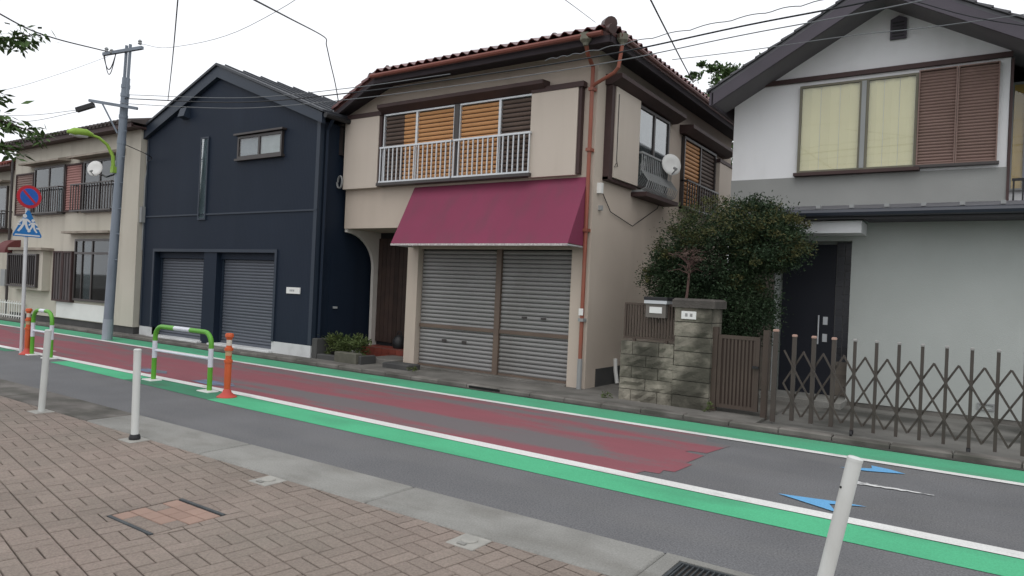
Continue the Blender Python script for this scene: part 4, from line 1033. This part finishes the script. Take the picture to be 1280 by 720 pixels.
# ================================================================== STREET FURNITURE
M_boll = mat('bollard_white', (0.60, 0.615, 0.595), 0.45, (0.53, .545, .525), 3, .7, dirt=(0.40, .39, .36), df=.5, ds=(4, 4, 1.2), dlo=.55, dhi=.75)
M_plate = mat('socket_plate', (0.36, 0.35, 0.32), .8, (0.27, .265, .245), 8, .8, bump=.4)
def bollard(x, y, h, lean, label, dirty=False):
    t = thing('bollard', (x, y, 0.006), label, 'bollard', 'white pipe bollards along the brick pavement')
    tx, ty = lean
    n = 6; pts = [(x+tx*k/n, y+ty*k/n, 0.0+h*k/n) for k in range(n+1)]
    build('post', MB().tube(pts, 0.034, 16), M_boll, t, smooth=True)
    d = Vector((tx, ty, h)).normalized(); tp = Vector((x+tx, y+ty, h))
    build('cap', MB().tube([tuple(tp-d*.004), tuple(tp+d*.010), tuple(tp+d*.017), tuple(tp+d*.019)], [.0352, .0352, .027, .008], 16), M_boll, t, smooth=True)
    build('lock_hole', MB().tube([tuple(tp-d*.13+Vector((-.024,-.020,0))), tuple(tp-d*.13+Vector((-.029,-.0245,0)))], .006, 8), M_black, t)
    build('base_plate', MB().bbox(x-.11, x+.11, y-.10, min(y+.10, KERB_Y-.006), -0.02, 0.011, .004), M_plate, t)
    if dirty:
        build('mud_collar', MB().lathe([(.05, .0), (.052, .03), (.044, .055), (.04, .06)], x, y, 12), M_black, t)
bollard(-8.68, 3.53, 0.91, (0.03, 0.02), 'white pipe bollard with clean foot, standing between the narrow guard arch and the muddy bollard')
bollard(-6.68, 3.53, 0.86, (-0.02, 0.0), 'white pipe bollard with a dark muddy collar at its foot', True)
bollard(-0.62, 3.53, 0.88, (0.155, 0.07), 'leaning white pipe bollard beside the steel drain grate')
for x, lb in ((-4.63, 'empty bollard socket plate in the bricks, beside the pinkish utility cover'), (-2.62, 'empty bollard socket plate in the bricks, nearest the steel drain grate')):
    t = thing('bollard_socket', (x, 3.52, 0.0), lb, 'socket plate', 'empty bollard sockets in the pavement')
    build('plate', MB().bbox(x-.105, x+.105, 3.41, 3.615, -.02, .012, .005), M_plate, t)
    build('lid', MB().lathe([(.055, .010), (.055, .018), (.042, .024), (.01, .025)], x, 3.52, 14), M_plate, t)
    build('hinge', MB().bbox(x-.03, x+.03, 3.425, 3.455, .010, .024, .004), M_kerb, t)
# brick-filled utility cover
hc = thing('utility_cover', (-4.43, 2.58, 0), 'brick-filled utility cover with pinkish bricks and two dark steel edges', 'manhole cover')
build('tray', MB().box(-4.70, -4.16, 2.32, 2.84, -.03, -.008), M_bed, hc)
M_steel = mat('dark_steel', (0.075, 0.085, 0.09), .5, (.05, .055, .06), 8, .8, metal=.3)
for y in (2.322, 2.815): build('edge_bar', MB().bbox(-4.69, -4.17, y, y+.024, -.03, .008, .003), M_steel, hc)
hb = shared('brick', MB().bbox(-.062, .062, -.053, .053, -.03, 0, .004), M_brickr)
hb2 = shared('brick', MB().bbox(-.062, .062, -.053, .053, -.03, 0, .004), M_brick)
for i in range(4):
    for j in range(4):
        piece('brick', hb2 if (j == 0 and i > 0) or (i == 3 and j == 1) or (i == 0 and j == 2) else hb, (-4.628+i*.131, 2.408+j*.114, .004), hc)
# steel drain grate
dg = thing('drain_grate', (-1.1, 3.9, 0), 'steel drain grate in a concrete frame beside the leaning bollard', 'drain grate')
mb = MB(); mb.box(-1.565, -1.46, KERB_Y+.004, 4.17, -.03, .012); mb.box(-0.74, -0.63, KERB_Y+.004, 4.17, -.03, .012); mb.box(-1.46, -.74, 4.10, 4.17, -.03, .012); mb.box(-1.46, -.74, KERB_Y+.004, 3.70, -.03, .012)
build('concrete_frame', mb, M_kerb, dg)
build('pit', MB().box(-1.46, -.74, 3.70, 4.10, -.055, -.045), M_black, dg)
build('grate_frame', MB(lambda u, d, z: (u, z, d)).ring(-1.455, -.745, -.03, .008, 3.705, 4.095, .018), M_steel, dg)
for k in range(22): build('grate_bar', MB().box(-1.43+k*.0315, -1.422+k*.0315, 3.723, 4.077, -.03, .006), M_steel, dg)

# green and white guard arches
M_gg = mat('bright_green_paint', (0.11, 0.37, 0.03), 0.4, (0.09, .32, .028), 4, .7, spec=.45)
M_gw = mat('guard_white_band', (0.66, 0.68, 0.74), 0.4, (0.6, .62, .68), 4, .7, spec=.45)
def guard(x0, x1, y, h, label, cross=True):
    t = thing('guard_rail', ((x0+x1)/2, y, 0.01), label, 'guard rail', 'green and white guard arches at the road edge')
    R = 0.17 if x1-x0 > 1 else 0.2
    def arcp(cx, cz, a0, a1, n=7): return [(cx+R*math.cos(a0+(a1-a0)*k/n), y, cz+R*math.sin(a0+(a1-a0)*k/n)) for k in range(n+1)]
    z1, z2 = 0.34, 0.60
    for x in (x0, x1):
        build('post', MB().tube([(x,y,.0),(x,y,z1)], .034, 12), M_gg, t, smooth=True)
        build('white_band', MB().tube([(x,y,z1),(x,y,z2)], .0345, 12), M_gw, t, smooth=True)
        build('base_plate', MB().bbox(x-.13, x+.13, y-.11, y+.06, -.01, .018, .005), M_wpaint, t)
    mid0, mid1 = x0+(x1-x0)*.36, x0+(x1-x0)*.64
    build('bend', MB().tube([(x0,y,z2)]+arcp(x0+R, h-R, math.pi, math.pi/2)+[(mid0,y,h)], .034, 12), M_gg, t, smooth=True)
    build('bend', MB().tube([(x1,y,z2)]+arcp(x1-R, h-R, 0, math.pi/2)+[(mid1,y,h)], .034, 12), M_gg, t, smooth=True)
    build('white_band', MB().tube([(mid0,y,h),(mid1,y,h)], .0345, 12), M_gw, t, smooth=True)
    if cross: build('crossbar', MB().tube([(x0,y,.455),(x1,y,.455)], .018, 10), M_gw, t, smooth=True)
guard(-10.33, -8.88, 5.70, 0.82, 'wide green and white tubular guard arch with a thin crossbar, facing the garages')
guard(-14.62, -13.85, 5.74, 0.84, 'narrow green and white guard arch beside the no-parking signpost', True)

# orange delineator posts
M_or = mat('orange_delineator', (0.56, 0.105, 0.035), 0.5, (0.48, .09, .032), 5, .7)
M_rd = mat('red_orange_base', (0.52, 0.075, 0.06), 0.55, (0.43, .065, .05), 5, .7)
M_band2 = mat('tan_reflective_band', (0.55, 0.33, 0.18), .35, (0.45, .3, .2), 10, .7)
M_refl = mat('white_reflective_band', (0.62, 0.55, 0.48), .35)
def delineator(x, y, h, label):
    t = thing('delineator_post', (x, y, 0.008), label, 'delineator', 'orange delineator posts at the lane edge')
    build('base', MB().lathe([(.13, .0), (.13, .012), (.10, .03), (.06, .065), (.05, .10), (.04, .11)], x, y, 18), M_rd, t, smooth=True)
    build('post', MB().lathe([(.038, .10), (.044, .2), (.046, .45), (.040, .52), (.040, h-.19), (.034, h-.17), (.034, h-.09), (.040, h-.08), (.042, h-.06)], x, y, 16), M_or, t, smooth=True)
    for z in (h-.30,): build('tan_band', MB().lathe([(.0425, z), (.0425, z+.07)], x, y, 16), M_band2, t, smooth=True)
    for z in (h-.46,): build('white_band', MB().lathe([(.0445, z), (.0425, z+.06)], x, y, 16), M_refl, t, smooth=True)
    build('white_band', MB().lathe([(.0355, h-.165), (.0355, h-.09)], x, y, 16), M_refl, t, smooth=True)
    build('flange', MB().lathe([(.03, h-.24), (.056, h-.235), (.056, h-.20), (.03, h-.19)], x, y, 16), M_or, t, smooth=True)
    build('flange', MB().lathe([(.03, h-.40), (.056, h-.395), (.056, h-.36), (.03, h-.35)], x, y, 16), M_or, t, smooth=True)
    build('cap', MB().lathe([(.042, h-.06), (.056, h-.055), (.056, h-.02), (.044, h-.003), (.01, h)], x, y, 16), M_or, t, smooth=True)
delineator(-8.32, 5.60, 0.86, 'orange delineator post beside the wide green guard arch')
delineator(-14.72, 5.70, 0.86, 'orange delineator post between the signpost and the narrow guard arch')

# traffic signs
sp = thing('sign_post', (-14.88, 5.66, 0), 'pale grey sign post holding a no-parking disc and a blue crossing triangle', 'sign')
build('pole', MB().tube([(-14.86,5.66,0),(-14.95,5.68,3.13)], .032, 12), mat('galvanised_grey', (0.55, .56, .57), .45, metal=.2), sp, smooth=True)
nrm = Vector((0.985, 0.10, 0)).normalized(); side = Vector((-0.10, 0.985, 0)).normalized(); upv = Vector((0, 0, 1))
def flat(c, pts, off, thick=0.003):
    """outline in sign coordinates (right, up), as a thin plate facing nrm"""
    c = Vector(c); n = len(pts)
    f0 = [tuple(c + side*p[0] + upv*p[1] + nrm*(off)) for p in pts]
    f1 = [tuple(c + side*p[0] + upv*p[1] + nrm*(off+thick)) for p in pts]
    return MB().add(f0+f1, [tuple(range(n-1, -1, -1)), tuple(range(n, 2*n))] + [(i, (i+1) % n, n+(i+1) % n, n+i) for i in range(n)])
def disc(r, n=36): return [(r*math.cos(2*math.pi*k/n), r*math.sin(2*math.pi*k/n)) for k in range(n)]
M_sred = mat('sign_red', (0.55, 0.035, 0.05), .4); M_sblue = mat('sign_blue', (0.03, 0.13, 0.50), .4); M_swhite = mat('sign_white', (0.75, .76, .76), .4)
M_sblue2 = mat('sign_light_blue', (0.03, 0.20, 0.52), .4)
c1 = (-14.935, 5.68, 2.95)
sn = build('no_parking_disc', flat(c1, disc(.215), .035, .004), M_sred, sp)
build('blue_field', flat(c1, disc(.158), .040, .002), M_sblue, sn)
wv = .024; a = .152
build('slash', flat(c1, [(-a*.707-wv*.5, a*.707-wv*.5), (-a*.707+wv*.7, a*.707+wv*.7), (a*.707+wv*.5, -a*.707+wv*.5), (a*.707-wv*.7, -a*.707-wv*.7)], .0425, .002), M_sred, sn)
c2 = (-14.922, 5.675, 2.44)
tri = build('crossing_triangle', flat(c2, [(-.24,-.245),(.24,-.245),(.25,-.21),(.02,.25),(-.02,.25),(-.25,-.21)], .035, .004), M_sblue2, sp)
def figure(cx, cy, s):
    q = lambda pts: [(cx+x*s, cy+y*s) for x, y in pts]
    parts = [q([(x*.11, .42+y*.11) for x, y in disc(1, 12)]),
             q([(-.09,.28),(.11,.28),(.13,-.02),(-.12,-.02)]),
             q([(-.12,-.02),(.02,-.02),(-.14,-.30),(-.26,-.46),(-.36,-.42),(-.24,-.24)]),
             q([(.0,-.02),(.13,-.02),(.20,-.22),(.33,-.42),(.24,-.47),(.08,-.26)]),
             q([(-.09,.28),(-.09,.18),(-.24,.02),(-.31,.07),(-.2,.2)]),
             q([(.11,.28),(.11,.17),(.26,.06),(.33,.11),(.22,.22)])]
    for k, p in enumerate(parts): build('pedestrian', flat(c2, p, .039+.0002*k, .002), M_swhite, tri)
figure(-.06, .0, .34); figure(.085, -.04, .26)
for k in range(2): build('stripe', flat(c2, [(-.22,-.225),(.22,-.225),(.21,-.2),(-.21,-.2)] if k == 0 else [(-.19,-.03),(-.13,-.03),(-.12,-.01),(-.18,-.01)], .039, .002), M_swhite, tri)
build('stripe', flat(c2, [(.15,-.09),(.21,-.09),(.2,-.06),(.14,-.06)], .039, .002), M_swhite, tri)
for z in (2.95, 2.44): build('clamp', MB().box(-14.985, -14.909, 5.635, 5.72, z-.03, z+.03), M_grey, sp)

# utility pole, street lamp, wires
M_pole = mat('blue_grey_pole', (0.20, 0.235, 0.28), 0.5, (0.16, .19, .23), 2, .8, dirt=(.1, .11, .12), df=.4, ds=(3, 3, .6), spec=.4)
up_ = thing('utility_pole', (-17.05, 8.25, 0), 'blue-grey steel utility pole with twin top tubes and crossarms', 'utility pole')
def pp(z): return (-17.05+z*0.053, 8.25, z)
build('pole', MB().tube([pp(0), pp(2.5), pp(4.2), pp(6.15)], [.108, .098, .09, .085], 14), M_pole, up_, smooth=True)
build('foot_band', MB().tube([pp(0.0), pp(.5)], [.113, .111], 14), mat('pale_pole_band', (0.30, .34, .38), .6), up_, smooth=True)
for dx in (-.085, .085): build('top_tube', MB().tube([(-16.745+dx,8.25,5.7),(-16.69+dx,8.25,6.92)], .035, 8), M_pole, up_, smooth=True)
for z in (5.75, 5.95, 4.65, 5.25): build('band', MB().tube([pp(z-.04), pp(z+.04)], .097, 12), M_pole, up_)
build('crossarm', MB().bar((-17.45,8.06,6.76), (-16.2,8.32,6.80), .07, .07), M_pole, up_)
for x, z in ((-17.40, 6.82), (-17.15, 6.74), (-16.28, 6.88)):
    build('insulator', MB().lathe([(.03, z), (.05, z+.02), (.03, z+.05), (.05, z+.07), (.02, z+.11)], x, 8.1 if x < -17 else 8.3, 8), M_grey, up_)
build('bracket_arm', MB().bar((-17.25,7.70,5.55), (-16.35,8.35,5.42), .06, .06), M_pole, up_)
build('bracket_brace', MB().bar((-17.0,7.86,5.52), (-16.83,8.16,4.85), .035, .035), M_pole, up_)
build('cable_loop', MB().tube([(-17.45+.42*k/12,8.06+.08*k/12,6.74-.36*math.sin(math.pi*k/12)) for k in range(13)], .012, 5), M_black, up_)
build('cable_loop', MB().tube([(-17.40+.36*k/12,8.06+.08*k/12,6.72-.46*math.sin(math.pi*k/12)) for k in range(13)], .010, 5), M_black, up_)
for k in range(12): build('step_bolt', MB().tube([(pp(1.9+k*.3)[0]-(.11 if k % 2 else -.11), 8.25, 1.9+k*.3), (pp(1.9+k*.3)[0]-(.2 if k % 2 else -.2), 8.25, 1.9+k*.3)], .012, 5), M_pole, up_)
ls = thing('street_lamp', (-16.86, 8.15, 4.0), 'lime green street lamp arm reaching out from the utility pole', 'street lamp')
M_lime = mat('lime_green_paint', (0.26, 0.42, 0.06), .45, (0.22, .37, .05), 4, .7)
build('arm', MB().tube([(-16.86,8.12,3.95),(-16.86,8.10,4.30),(-16.9,7.98,4.55),(-16.93,7.80,4.68),(-16.96,7.55,4.73)], [.045,.04,.035,.032,.03], 10), M_lime, ls, smooth=True)
build('head', MB().tube([(-16.95,7.68,4.715),(-16.97,7.55,4.74),(-16.99,7.30,4.72),(-17.0,7.16,4.69)], [.04,.085,.09,.03], 10), M_lime, ls, smooth=True)
build('lens', MB().tube([(-16.98,7.58,4.675),(-16.99,7.38,4.665),(-17.0,7.22,4.655)], [.05,.062,.03], 10), mat('lamp_lens', (0.5, .5, .48), .3), ls, smooth=True)
build('clamp', MB().box(-16.92, -16.80, 8.08, 8.2, 3.92, 4.06), M_lime, ls)

M_wire = mat('black_cable', (0.02, 0.022, 0.026), .6)
M_wireg = mat('grey_cable', (0.16, 0.17, 0.18), .6)
def spline(pts, sub=8):
    pts = [Vector(p) for p in pts]; out = []
    P = [pts[0]*2-pts[1]] + pts + [pts[-1]*2-pts[-2]]
    for i in range(1, len(P)-2):
        for k in range(sub):
            t = k/sub; a, b, c, d = P[i-1], P[i], P[i+1], P[i+2]
            out.append(0.5*((2*b) + (c-a)*t + (2*a-5*b+4*c-d)*t*t + (3*b-a-3*c+d)*t*t*t))
    return out + [pts[-1]]
def wire(pts, r, label, m=None, wavy=0.0, group=None):
    q = spline(pts)
    if wavy:
        q = spline(pts, 24); q = [p + Vector((0, 0, wavy*abs(math.sin(i*0.55)))) for i, p in enumerate(q)]
    return tag(build('overhead_wire', MB().tube([tuple(p) for p in q], r, 5), m or M_wire, None, org=tuple(q[0])), label, 'wire', group)
W1 = [(-16.85,8.25,5.70),(-16.15,8.2,5.58),(-12.2,8.2,5.05),(-9.23,8.2,4.86),(-6.91,8.2,4.79),(-4.31,8.2,4.76),(-2.43,8.2,4.83),(-0.36,8.2,4.89),(5,8.2,5.2),(14,8.2,5.8)]
wire(W1, .011, 'thick black cable strung along the street from the utility pole past the shop house eaves')
wire([(x, y-.06, z-.13 if i else z-.1) for i, (x, y, z) in enumerate(W1)], .007, 'thin cable strung just below the thick street cable', M_wireg)
wire([(x, y+.04, z+.10) for x, y, z in W1[:5]], .007, 'thin cable strung just above the thick street cable across the navy gable', M_wireg)
wire([(-5.2,8.25,4.84),(-4.3,8.25,4.86),(-2.43,8.25,4.94),(-0.36,8.25,5.02),(5,8.25,5.35)], .006, 'wavy thin cable looping above the street cable beside the white gable', M_wireg, .025)
wire([(-17.42,8.08,6.84),(-15.77,6.21,6.30),(-14.2,4.85,5.97),(-11.0,2.0,5.6),(-7,-3,5.6)], .014, 'sagging black cable from the top crossarm of the pole over the leafy branch')
wire([(-17.3,8.1,6.70),(-16.0,6.6,5.7),(-14.17,4.89,4.65),(-12.5,3.2,3.9),(-12,2,3.6)], .004, 'very thin pale wire falling from the pole crossarm behind the street tree', M_wireg)
wire([(-16.28,8.32,6.90),(-14.74,8.2,6.54),(-11,7.5,6.1),(-6,6,6.0),(2,3,6.6)], .005, 'very thin wire leaving the right end of the top crossarm', M_wireg)
wire([(-14.8,8.2,5.38),(-10.3,5.75,4.9),(-5.82,3.29,4.41),(-1.3,.83,3.92)], .008, 'taut wire dropping steeply onto the cables before the navy roof')
wire([(-11.06,9.72,5.20),(-10.73,9.3,5.52),(-10.44,8.9,5.79),(-10.13,8.53,5.95),(-9.97,8.33,6.01),(-7.4,5.55,4.93),(-4.83,2.76,3.84),(-2.3,0,2.75)], .010, 'service cable bent at a splice, dropping to the left eave of the shop house')
wire([(-4.85,13.15,5.86),(-3.75,9.3,5.2),(-2.63,5.45,4.55),(-1.4,1.5,3.9)], .010, 'service wire slanting down to the side eave of the shop house')
wire([(-5.1,9.5,5.80),(-3.97,6.8,4.87),(-2.84,4.11,3.93),(-1.7,1.4,3.0)], .004, 'faint thin wire reaching the hip ornament of the shop house', M_wireg)
wire([(-3.3,8.2,4.56),(-2.32,8.2,4.53),(-1.3,8.2,4.52),(0.24,8.2,4.47),(5,8.2,4.5)], .005, 'thin wire crossing the white gable below its vent', M_wireg)
wire([(-2.5,8.0,5.3),(-1.01,8.2,4.92),(0.24,8.2,4.36),(3,8.3,3.6)], .006, 'thin wire falling to the right across the white gable peak')
# cable closure boxes on the line left of the pole
cb = thing('cable_closure', (-17.2,7.68,5.38), 'black cable closure hanging from the bracket arm of the utility pole', 'cable box')
build('case', MB().bar((-17.42,7.52,5.30), (-17.10,7.74,5.44), .10, .10), M_black, cb)
build('hanger', MB().tube([(-17.10,7.74,5.44),(-17.22,7.72,5.56)], .012, 5), M_black, cb)
wire([(-17.42,7.52,5.30),(-18.5,6.9,5.15),(-20.5,6.0,5.2),(-25,4,5.6)], .006, 'upper thin wire running left from the black cable closure', M_wireg)
wire([(-17.42,7.52,5.26),(-18.5,6.9,5.0),(-20.5,6.0,4.95),(-25,4,5.3)], .006, 'lower thin wire running left from the black cable closure', M_wireg)
wire([(-16.80,8.2,4.65),(-17.1,9.1,4.5),(-17.6,9.3,4.45),(-17.74,9.36,4.6)], .010, 'short service cable from the utility pole to the cream house corner')

# ================================================================== PLANTS
def leafmat(name, c1, c2, isl=.35, rough=.6):
    return mat(name, c1, rough, c2, 1.6, 1.0, island=isl, spec=.25)
M_bark = mat('bark', (0.085, 0.065, 0.05), .95, (0.05, .04, .033), 8, .8, bump=.8, bs=40)
L_dark = leafmat('dark_evergreen_leaf', (0.030, 0.052, 0.022), (0.018, 0.036, 0.017))
L_tip = leafmat('olive_tip_leaf', (0.085, 0.080, 0.028), (0.045, 0.060, 0.022))
L_mid = leafmat('mid_green_leaf', (0.065, 0.115, 0.032), (0.045, 0.085, 0.026))
# garden evergreen
ev = thing('garden_evergreen', (-3.35, 10.7, PZ), 'dense dark evergreen with olive tips, behind the stone gate pillar', 'tree')
tr = MB().tube([(-3.35,10.75,PZ-.05),(-3.32,10.72,.8),(-3.40,10.7,1.7),(-3.35,10.7,2.6)], [.09,.075,.055,.02], 9)
for k in range(16):
    t = rq.uniform(.5, 2.4); an = rq.uniform(0, 6.28); L = rq.uniform(.5, .95)
    tr.tube([(-3.36,10.7,t),(-3.36+math.cos(an)*L*.5,10.7+math.sin(an)*L*.4,t+.25),(-3.36+math.cos(an)*L,10.7+math.sin(an)*L*.75,t+.35)], [.03,.02,.006], 5)
build('trunk', tr, M_bark, ev)
cr = MB()
for c, r_, n in (((-3.45,10.7,2.25),(.80,.75,.70),13000), ((-4.10,10.65,1.95),(.46,.5,.48),5600), ((-3.1,10.75,1.45),(.58,.6,.62),9000), ((-3.75,10.7,1.55),(.62,.6,.4),6000),
                 ((-2.62,10.65,2.45),(.52,.55,.42),5600), ((-2.9,10.7,2.75),(.55,.55,.42),5000), ((-3.3,10.8,0.95),(.42,.45,.4),3500)):
    leaves(cr, c, r_, int(n*1.6), .045, int(abs(c[0]*1000)+n), shell=.25, lump=.34, aspect=2.2)
build('crown', cr, L_dark, ev, fix=False)
cr = MB()
for c, r_, n in (((-3.35,10.6,2.72),(.75,.7,.45),2600), ((-2.55,10.6,2.55),(.50,.5,.40),1700), ((-3.95,10.6,2.35),(.42,.45,.42),900), ((-4.32,10.6,1.9),(.26,.4,.35),300), ((-2.9,10.6,2.2),(.5,.5,.4),700)):
    leaves(cr, c, r_, int(n*1.9), .045, int(abs(c[0]*1000)+n+1), shell=.75, lump=.22, aspect=2.6)
build('outer_foliage', cr, L_tip, ev, fix=False)
# small bare tree with withered reddish twigs
bt = thing('withered_sapling', (-3.66, 10.0, PZ), 'thin withered sapling with bare reddish twigs above the gate pillar', 'tree')
M_twig = mat('reddish_twig', (0.12, 0.075, 0.065), .9, (.08, .05, .045), 6, .8)
tw = MB().tube([(-3.68,10.02,PZ-.05),(-3.70,10.0,1.2),(-3.62,9.98,1.66),(-3.60,9.98,2.0),(-3.62,9.98,2.15)], [.03,.026,.02,.017,.012], 7)
for k in range(34):
    an = rq.uniform(0, 6.28); L = rq.uniform(.12, .34); z = rq.uniform(1.95, 2.2)
    e = Vector((-3.61+math.cos(an)*L, 9.98+math.sin(an)*L*.7, z+rq.uniform(-.02, .2)))
    tw.tube([(-3.61,9.98,z),tuple(Vector((-3.61,9.98,z)).lerp(e,.5)+Vector((0,0,.05))),tuple(e)], [.008,.006,.003], 4)
build('trunk', tw, M_twig, bt)
cr = MB(); leaves(cr, (-3.62,9.96,2.25), (.27,.22,.11), 420, .035, 77, shell=.3, lump=.4, aspect=2.5)
build('crown', cr, leafmat('withered_leaf', (0.13, 0.085, 0.07), (.09, .06, .05)), bt, fix=False)
# tree behind the houses
bk = thing('background_tree', (-6.6, 20.5, 0), 'tall loose green tree rising between the shop house and the white gable', 'tree')
tr = MB().tube([(-6.6,20.5,-.05),(-6.65,20.5,3),(-6.55,20.5,5.5),(-6.6,20.5,7.6)], [.16,.13,.09,.03], 9)
for k in range(14):
    t = rq.uniform(4.2, 7.2); an = rq.uniform(0, 6.28); L = rq.uniform(.7, 1.3)
    tr.tube([(-6.6,20.5,t),(-6.6+math.cos(an)*L*.5,20.5+math.sin(an)*L*.5,t+.4),(-6.6+math.cos(an)*L,20.5+math.sin(an)*L,t+.6)], [.045,.03,.01], 5)
build('trunk', tr, M_bark, bk)
cr = MB()
for c, r_, n in (((-6.9,20.4,6.6),(1.2,1.0,1.2),2600), ((-6.4,20.5,5.3),(1.3,1.1,1.0),3000), ((-6.9,20.4,7.95),(.85,.8,.75),1300), ((-5.6,20.6,7.9),(.9,.8,.8),700), ((-6.5,20.5,4.2),(1.2,1.1,.8),2000), ((-7.7,20.4,6.3),(.6,.6,.6),500)):
    leaves(cr, c, r_, n, .13, int(abs(c[0]*100)+n), shell=.4, lump=.2, aspect=1.9)
build('crown', cr, L_mid, bk, fix=False)
# street tree at the left, only its branch ends come into the picture
st = thing('street_tree', (-8.9, 1.7, 0), 'leafy green branch ends of a street tree above the no-parking sign', 'tree')
S0 = Vector((-8.9, 1.7, 0))
tr = MB().tube([(-8.9,1.7,-.05),(-8.88,1.72,1.2),(-8.95,1.7,2.4),(-8.9,1.65,3.6),(-8.95,1.6,5.0)], [.17,.14,.12,.09,.04], 10)
BR = [[(-8.92,1.7,2.0),(-8.55,2.1,2.7),(-8.05,2.45,3.0),(-7.70,2.64,2.98),(-7.36,2.86,2.86)],
      [(-8.92,1.7,2.2),(-8.4,2.25,2.65),(-7.9,2.55,2.78),(-7.55,2.74,2.68)],
      [(-8.92,1.68,3.0),(-8.4,2.1,3.5),(-8.0,2.45,3.72),(-7.70,2.63,3.72),(-7.42,2.81,3.79)],
      [(-8.92,1.68,2.6),(-8.4,2.2,3.1),(-7.95,2.5,3.24),(-7.72,2.62,3.18)]]
for k in range(16):
    z = rq.uniform(2.4, 4.8); an = rq.uniform(2.6, 5.9); L = rq.uniform(.9, 1.9)
    BR.append([(-8.92,1.66,z),(-8.92+math.cos(an)*L*.5,1.66+math.sin(an)*L*.5,z+.4),(-8.92+math.cos(an)*L,1.66+math.sin(an)*L,z+.55)])
lf_ = MB(); rl = random.Random(21)
for b in BR:
    q = spline(b, 8); n = len(q)
    tr.tube([tuple(p) for p in q], [.035*(1-i/n)+.003 for i in range(n)], 5)
    for i, p in enumerate(q):
        if i < n*0.35: continue
        for _ in range(15):
            o_ = p + Vector((rl.gauss(0,.07), rl.gauss(0,.07), rl.gauss(0,.035)))
            d = Vector((rl.gauss(0.25,.6), rl.gauss(0.1,.6), rl.gauss(-.35,.35))).normalized(); L = rl.uniform(.06, .125)
            a_ = d.cross(Vector((rl.gauss(0,.5), rl.gauss(0,.5), 1))).normalized()
            lf_.add([o_, o_+d*L*.45+a_*L*.2, o_+d*L, o_+d*L*.45-a_*L*.2], [(0,1,2,3)])
leaves(lf_, (-9.4,1.0,4.3), (1.5,1.5,1.3), 5000, .085, 5, shell=.5, lump=.25, aspect=2.3)
build('trunk', tr, M_bark, st); build('crown', lf_, L_mid, st, fix=False)
# planted bed by the porch
sb = thing('planted_shrub', (-10.6, 9.75, PZ), 'low straggly green shrub in the bed between garage and porch', 'shrub')
cr = MB()
for c, r_, n in (((-10.85,9.72,.30),(.34,.22,.24),1300), ((-10.35,9.85,.28),(.38,.25,.20),1100), ((-10.6,9.9,.42),(.36,.2,.18),700)):
    leaves(cr, c, r_, n, .075, int(n), shell=.3, lump=.35, aspect=3.2)
build('foliage', cr, leafmat('yellow_green_leaf', (0.10, 0.125, 0.04), (.055, .085, .028)), sb, fix=False)
st_ = MB()
for k in range(10): st_.tube([(-10.9+k*.075,9.8,PZ-.02),(-10.92+k*.08+rq.uniform(-.05,.05),9.78,.4)], [.008,.004], 4)
build('stems', st_, M_bark, sb)
bd = thing('bed_edging', (-10.4, 9.5, PZ), 'dark stone edging of the planted bed beside the porch', 'edging')
for a, b, y0, y1, h in ((-11.14,-10.99,9.36,10.0,.40), (-10.97,-10.30,9.36,9.50,.10), (-10.40,-9.80,9.30,9.46,.20), (-9.82,-9.72,9.36,9.74,.16)):
    build('stone', MB().bbox(a, b, y0, y1, PZ-.04, PZ+h, .015), M_found if h != .2 else mat('mossy_stone', (0.13,.125,.10), .95, (0.07,.07,.055), 4, .9, bump=.8, bs=50), bd)
cs = thing('concrete_step', (-8.95, 9.55, PZ), 'dark worn concrete step block at the foot of the shopfront post', 'step')
build('block', MB().bbox(-9.20, -8.55, 9.40, 9.72, PZ-.03, .16, .02), M_found, cs)
bg_ = thing('door_bag', (-10.0, 10.68, .28), 'small dark bundle lying on the red tiled porch floor', 'bag')
mb = MB(); mb.lathe([(.12,.285),(.15,.36),(.14,.46),(.09,.54),(.03,.57)], -10.0, 10.68, 10); build('body', mb, M_black, bg_, smooth=True)
build('strap', MB().tube([(-10.08,10.68,.54),(-10.04,10.68,.64),(-9.96,10.68,.64),(-9.92,10.68,.54)], .01, 5), M_black, bg_)

# weeds at the foot of the walls
for k, (x, y, lb) in enumerate(((-4.62, 9.42, 'small weed tuft at the left foot of the mossy block wall'), (-3.02, 9.40, 'small weed tuft between the stone pillar and the garden gate'), (-8.40, 9.34, 'small weed tuft in the kerb joint below the shop shutters'))):
    t = thing('weed_tuft', (x, y, PZ), lb, 'weed', 'weeds along the far kerb')
    cr = MB(); leaves(cr, (x, y, PZ+.05), (.07, .05, .05), 70, .05, 300+k, shell=.2, lump=.6, aspect=3.5)
    build('leaf_tuft', cr, MATS['yellow_green_leaf'], t, fix=False)
    build('stalk', MB().tube([(x,y,PZ-.01),(x+.01,y,PZ+.07)], .004, 4), M_bark, t)
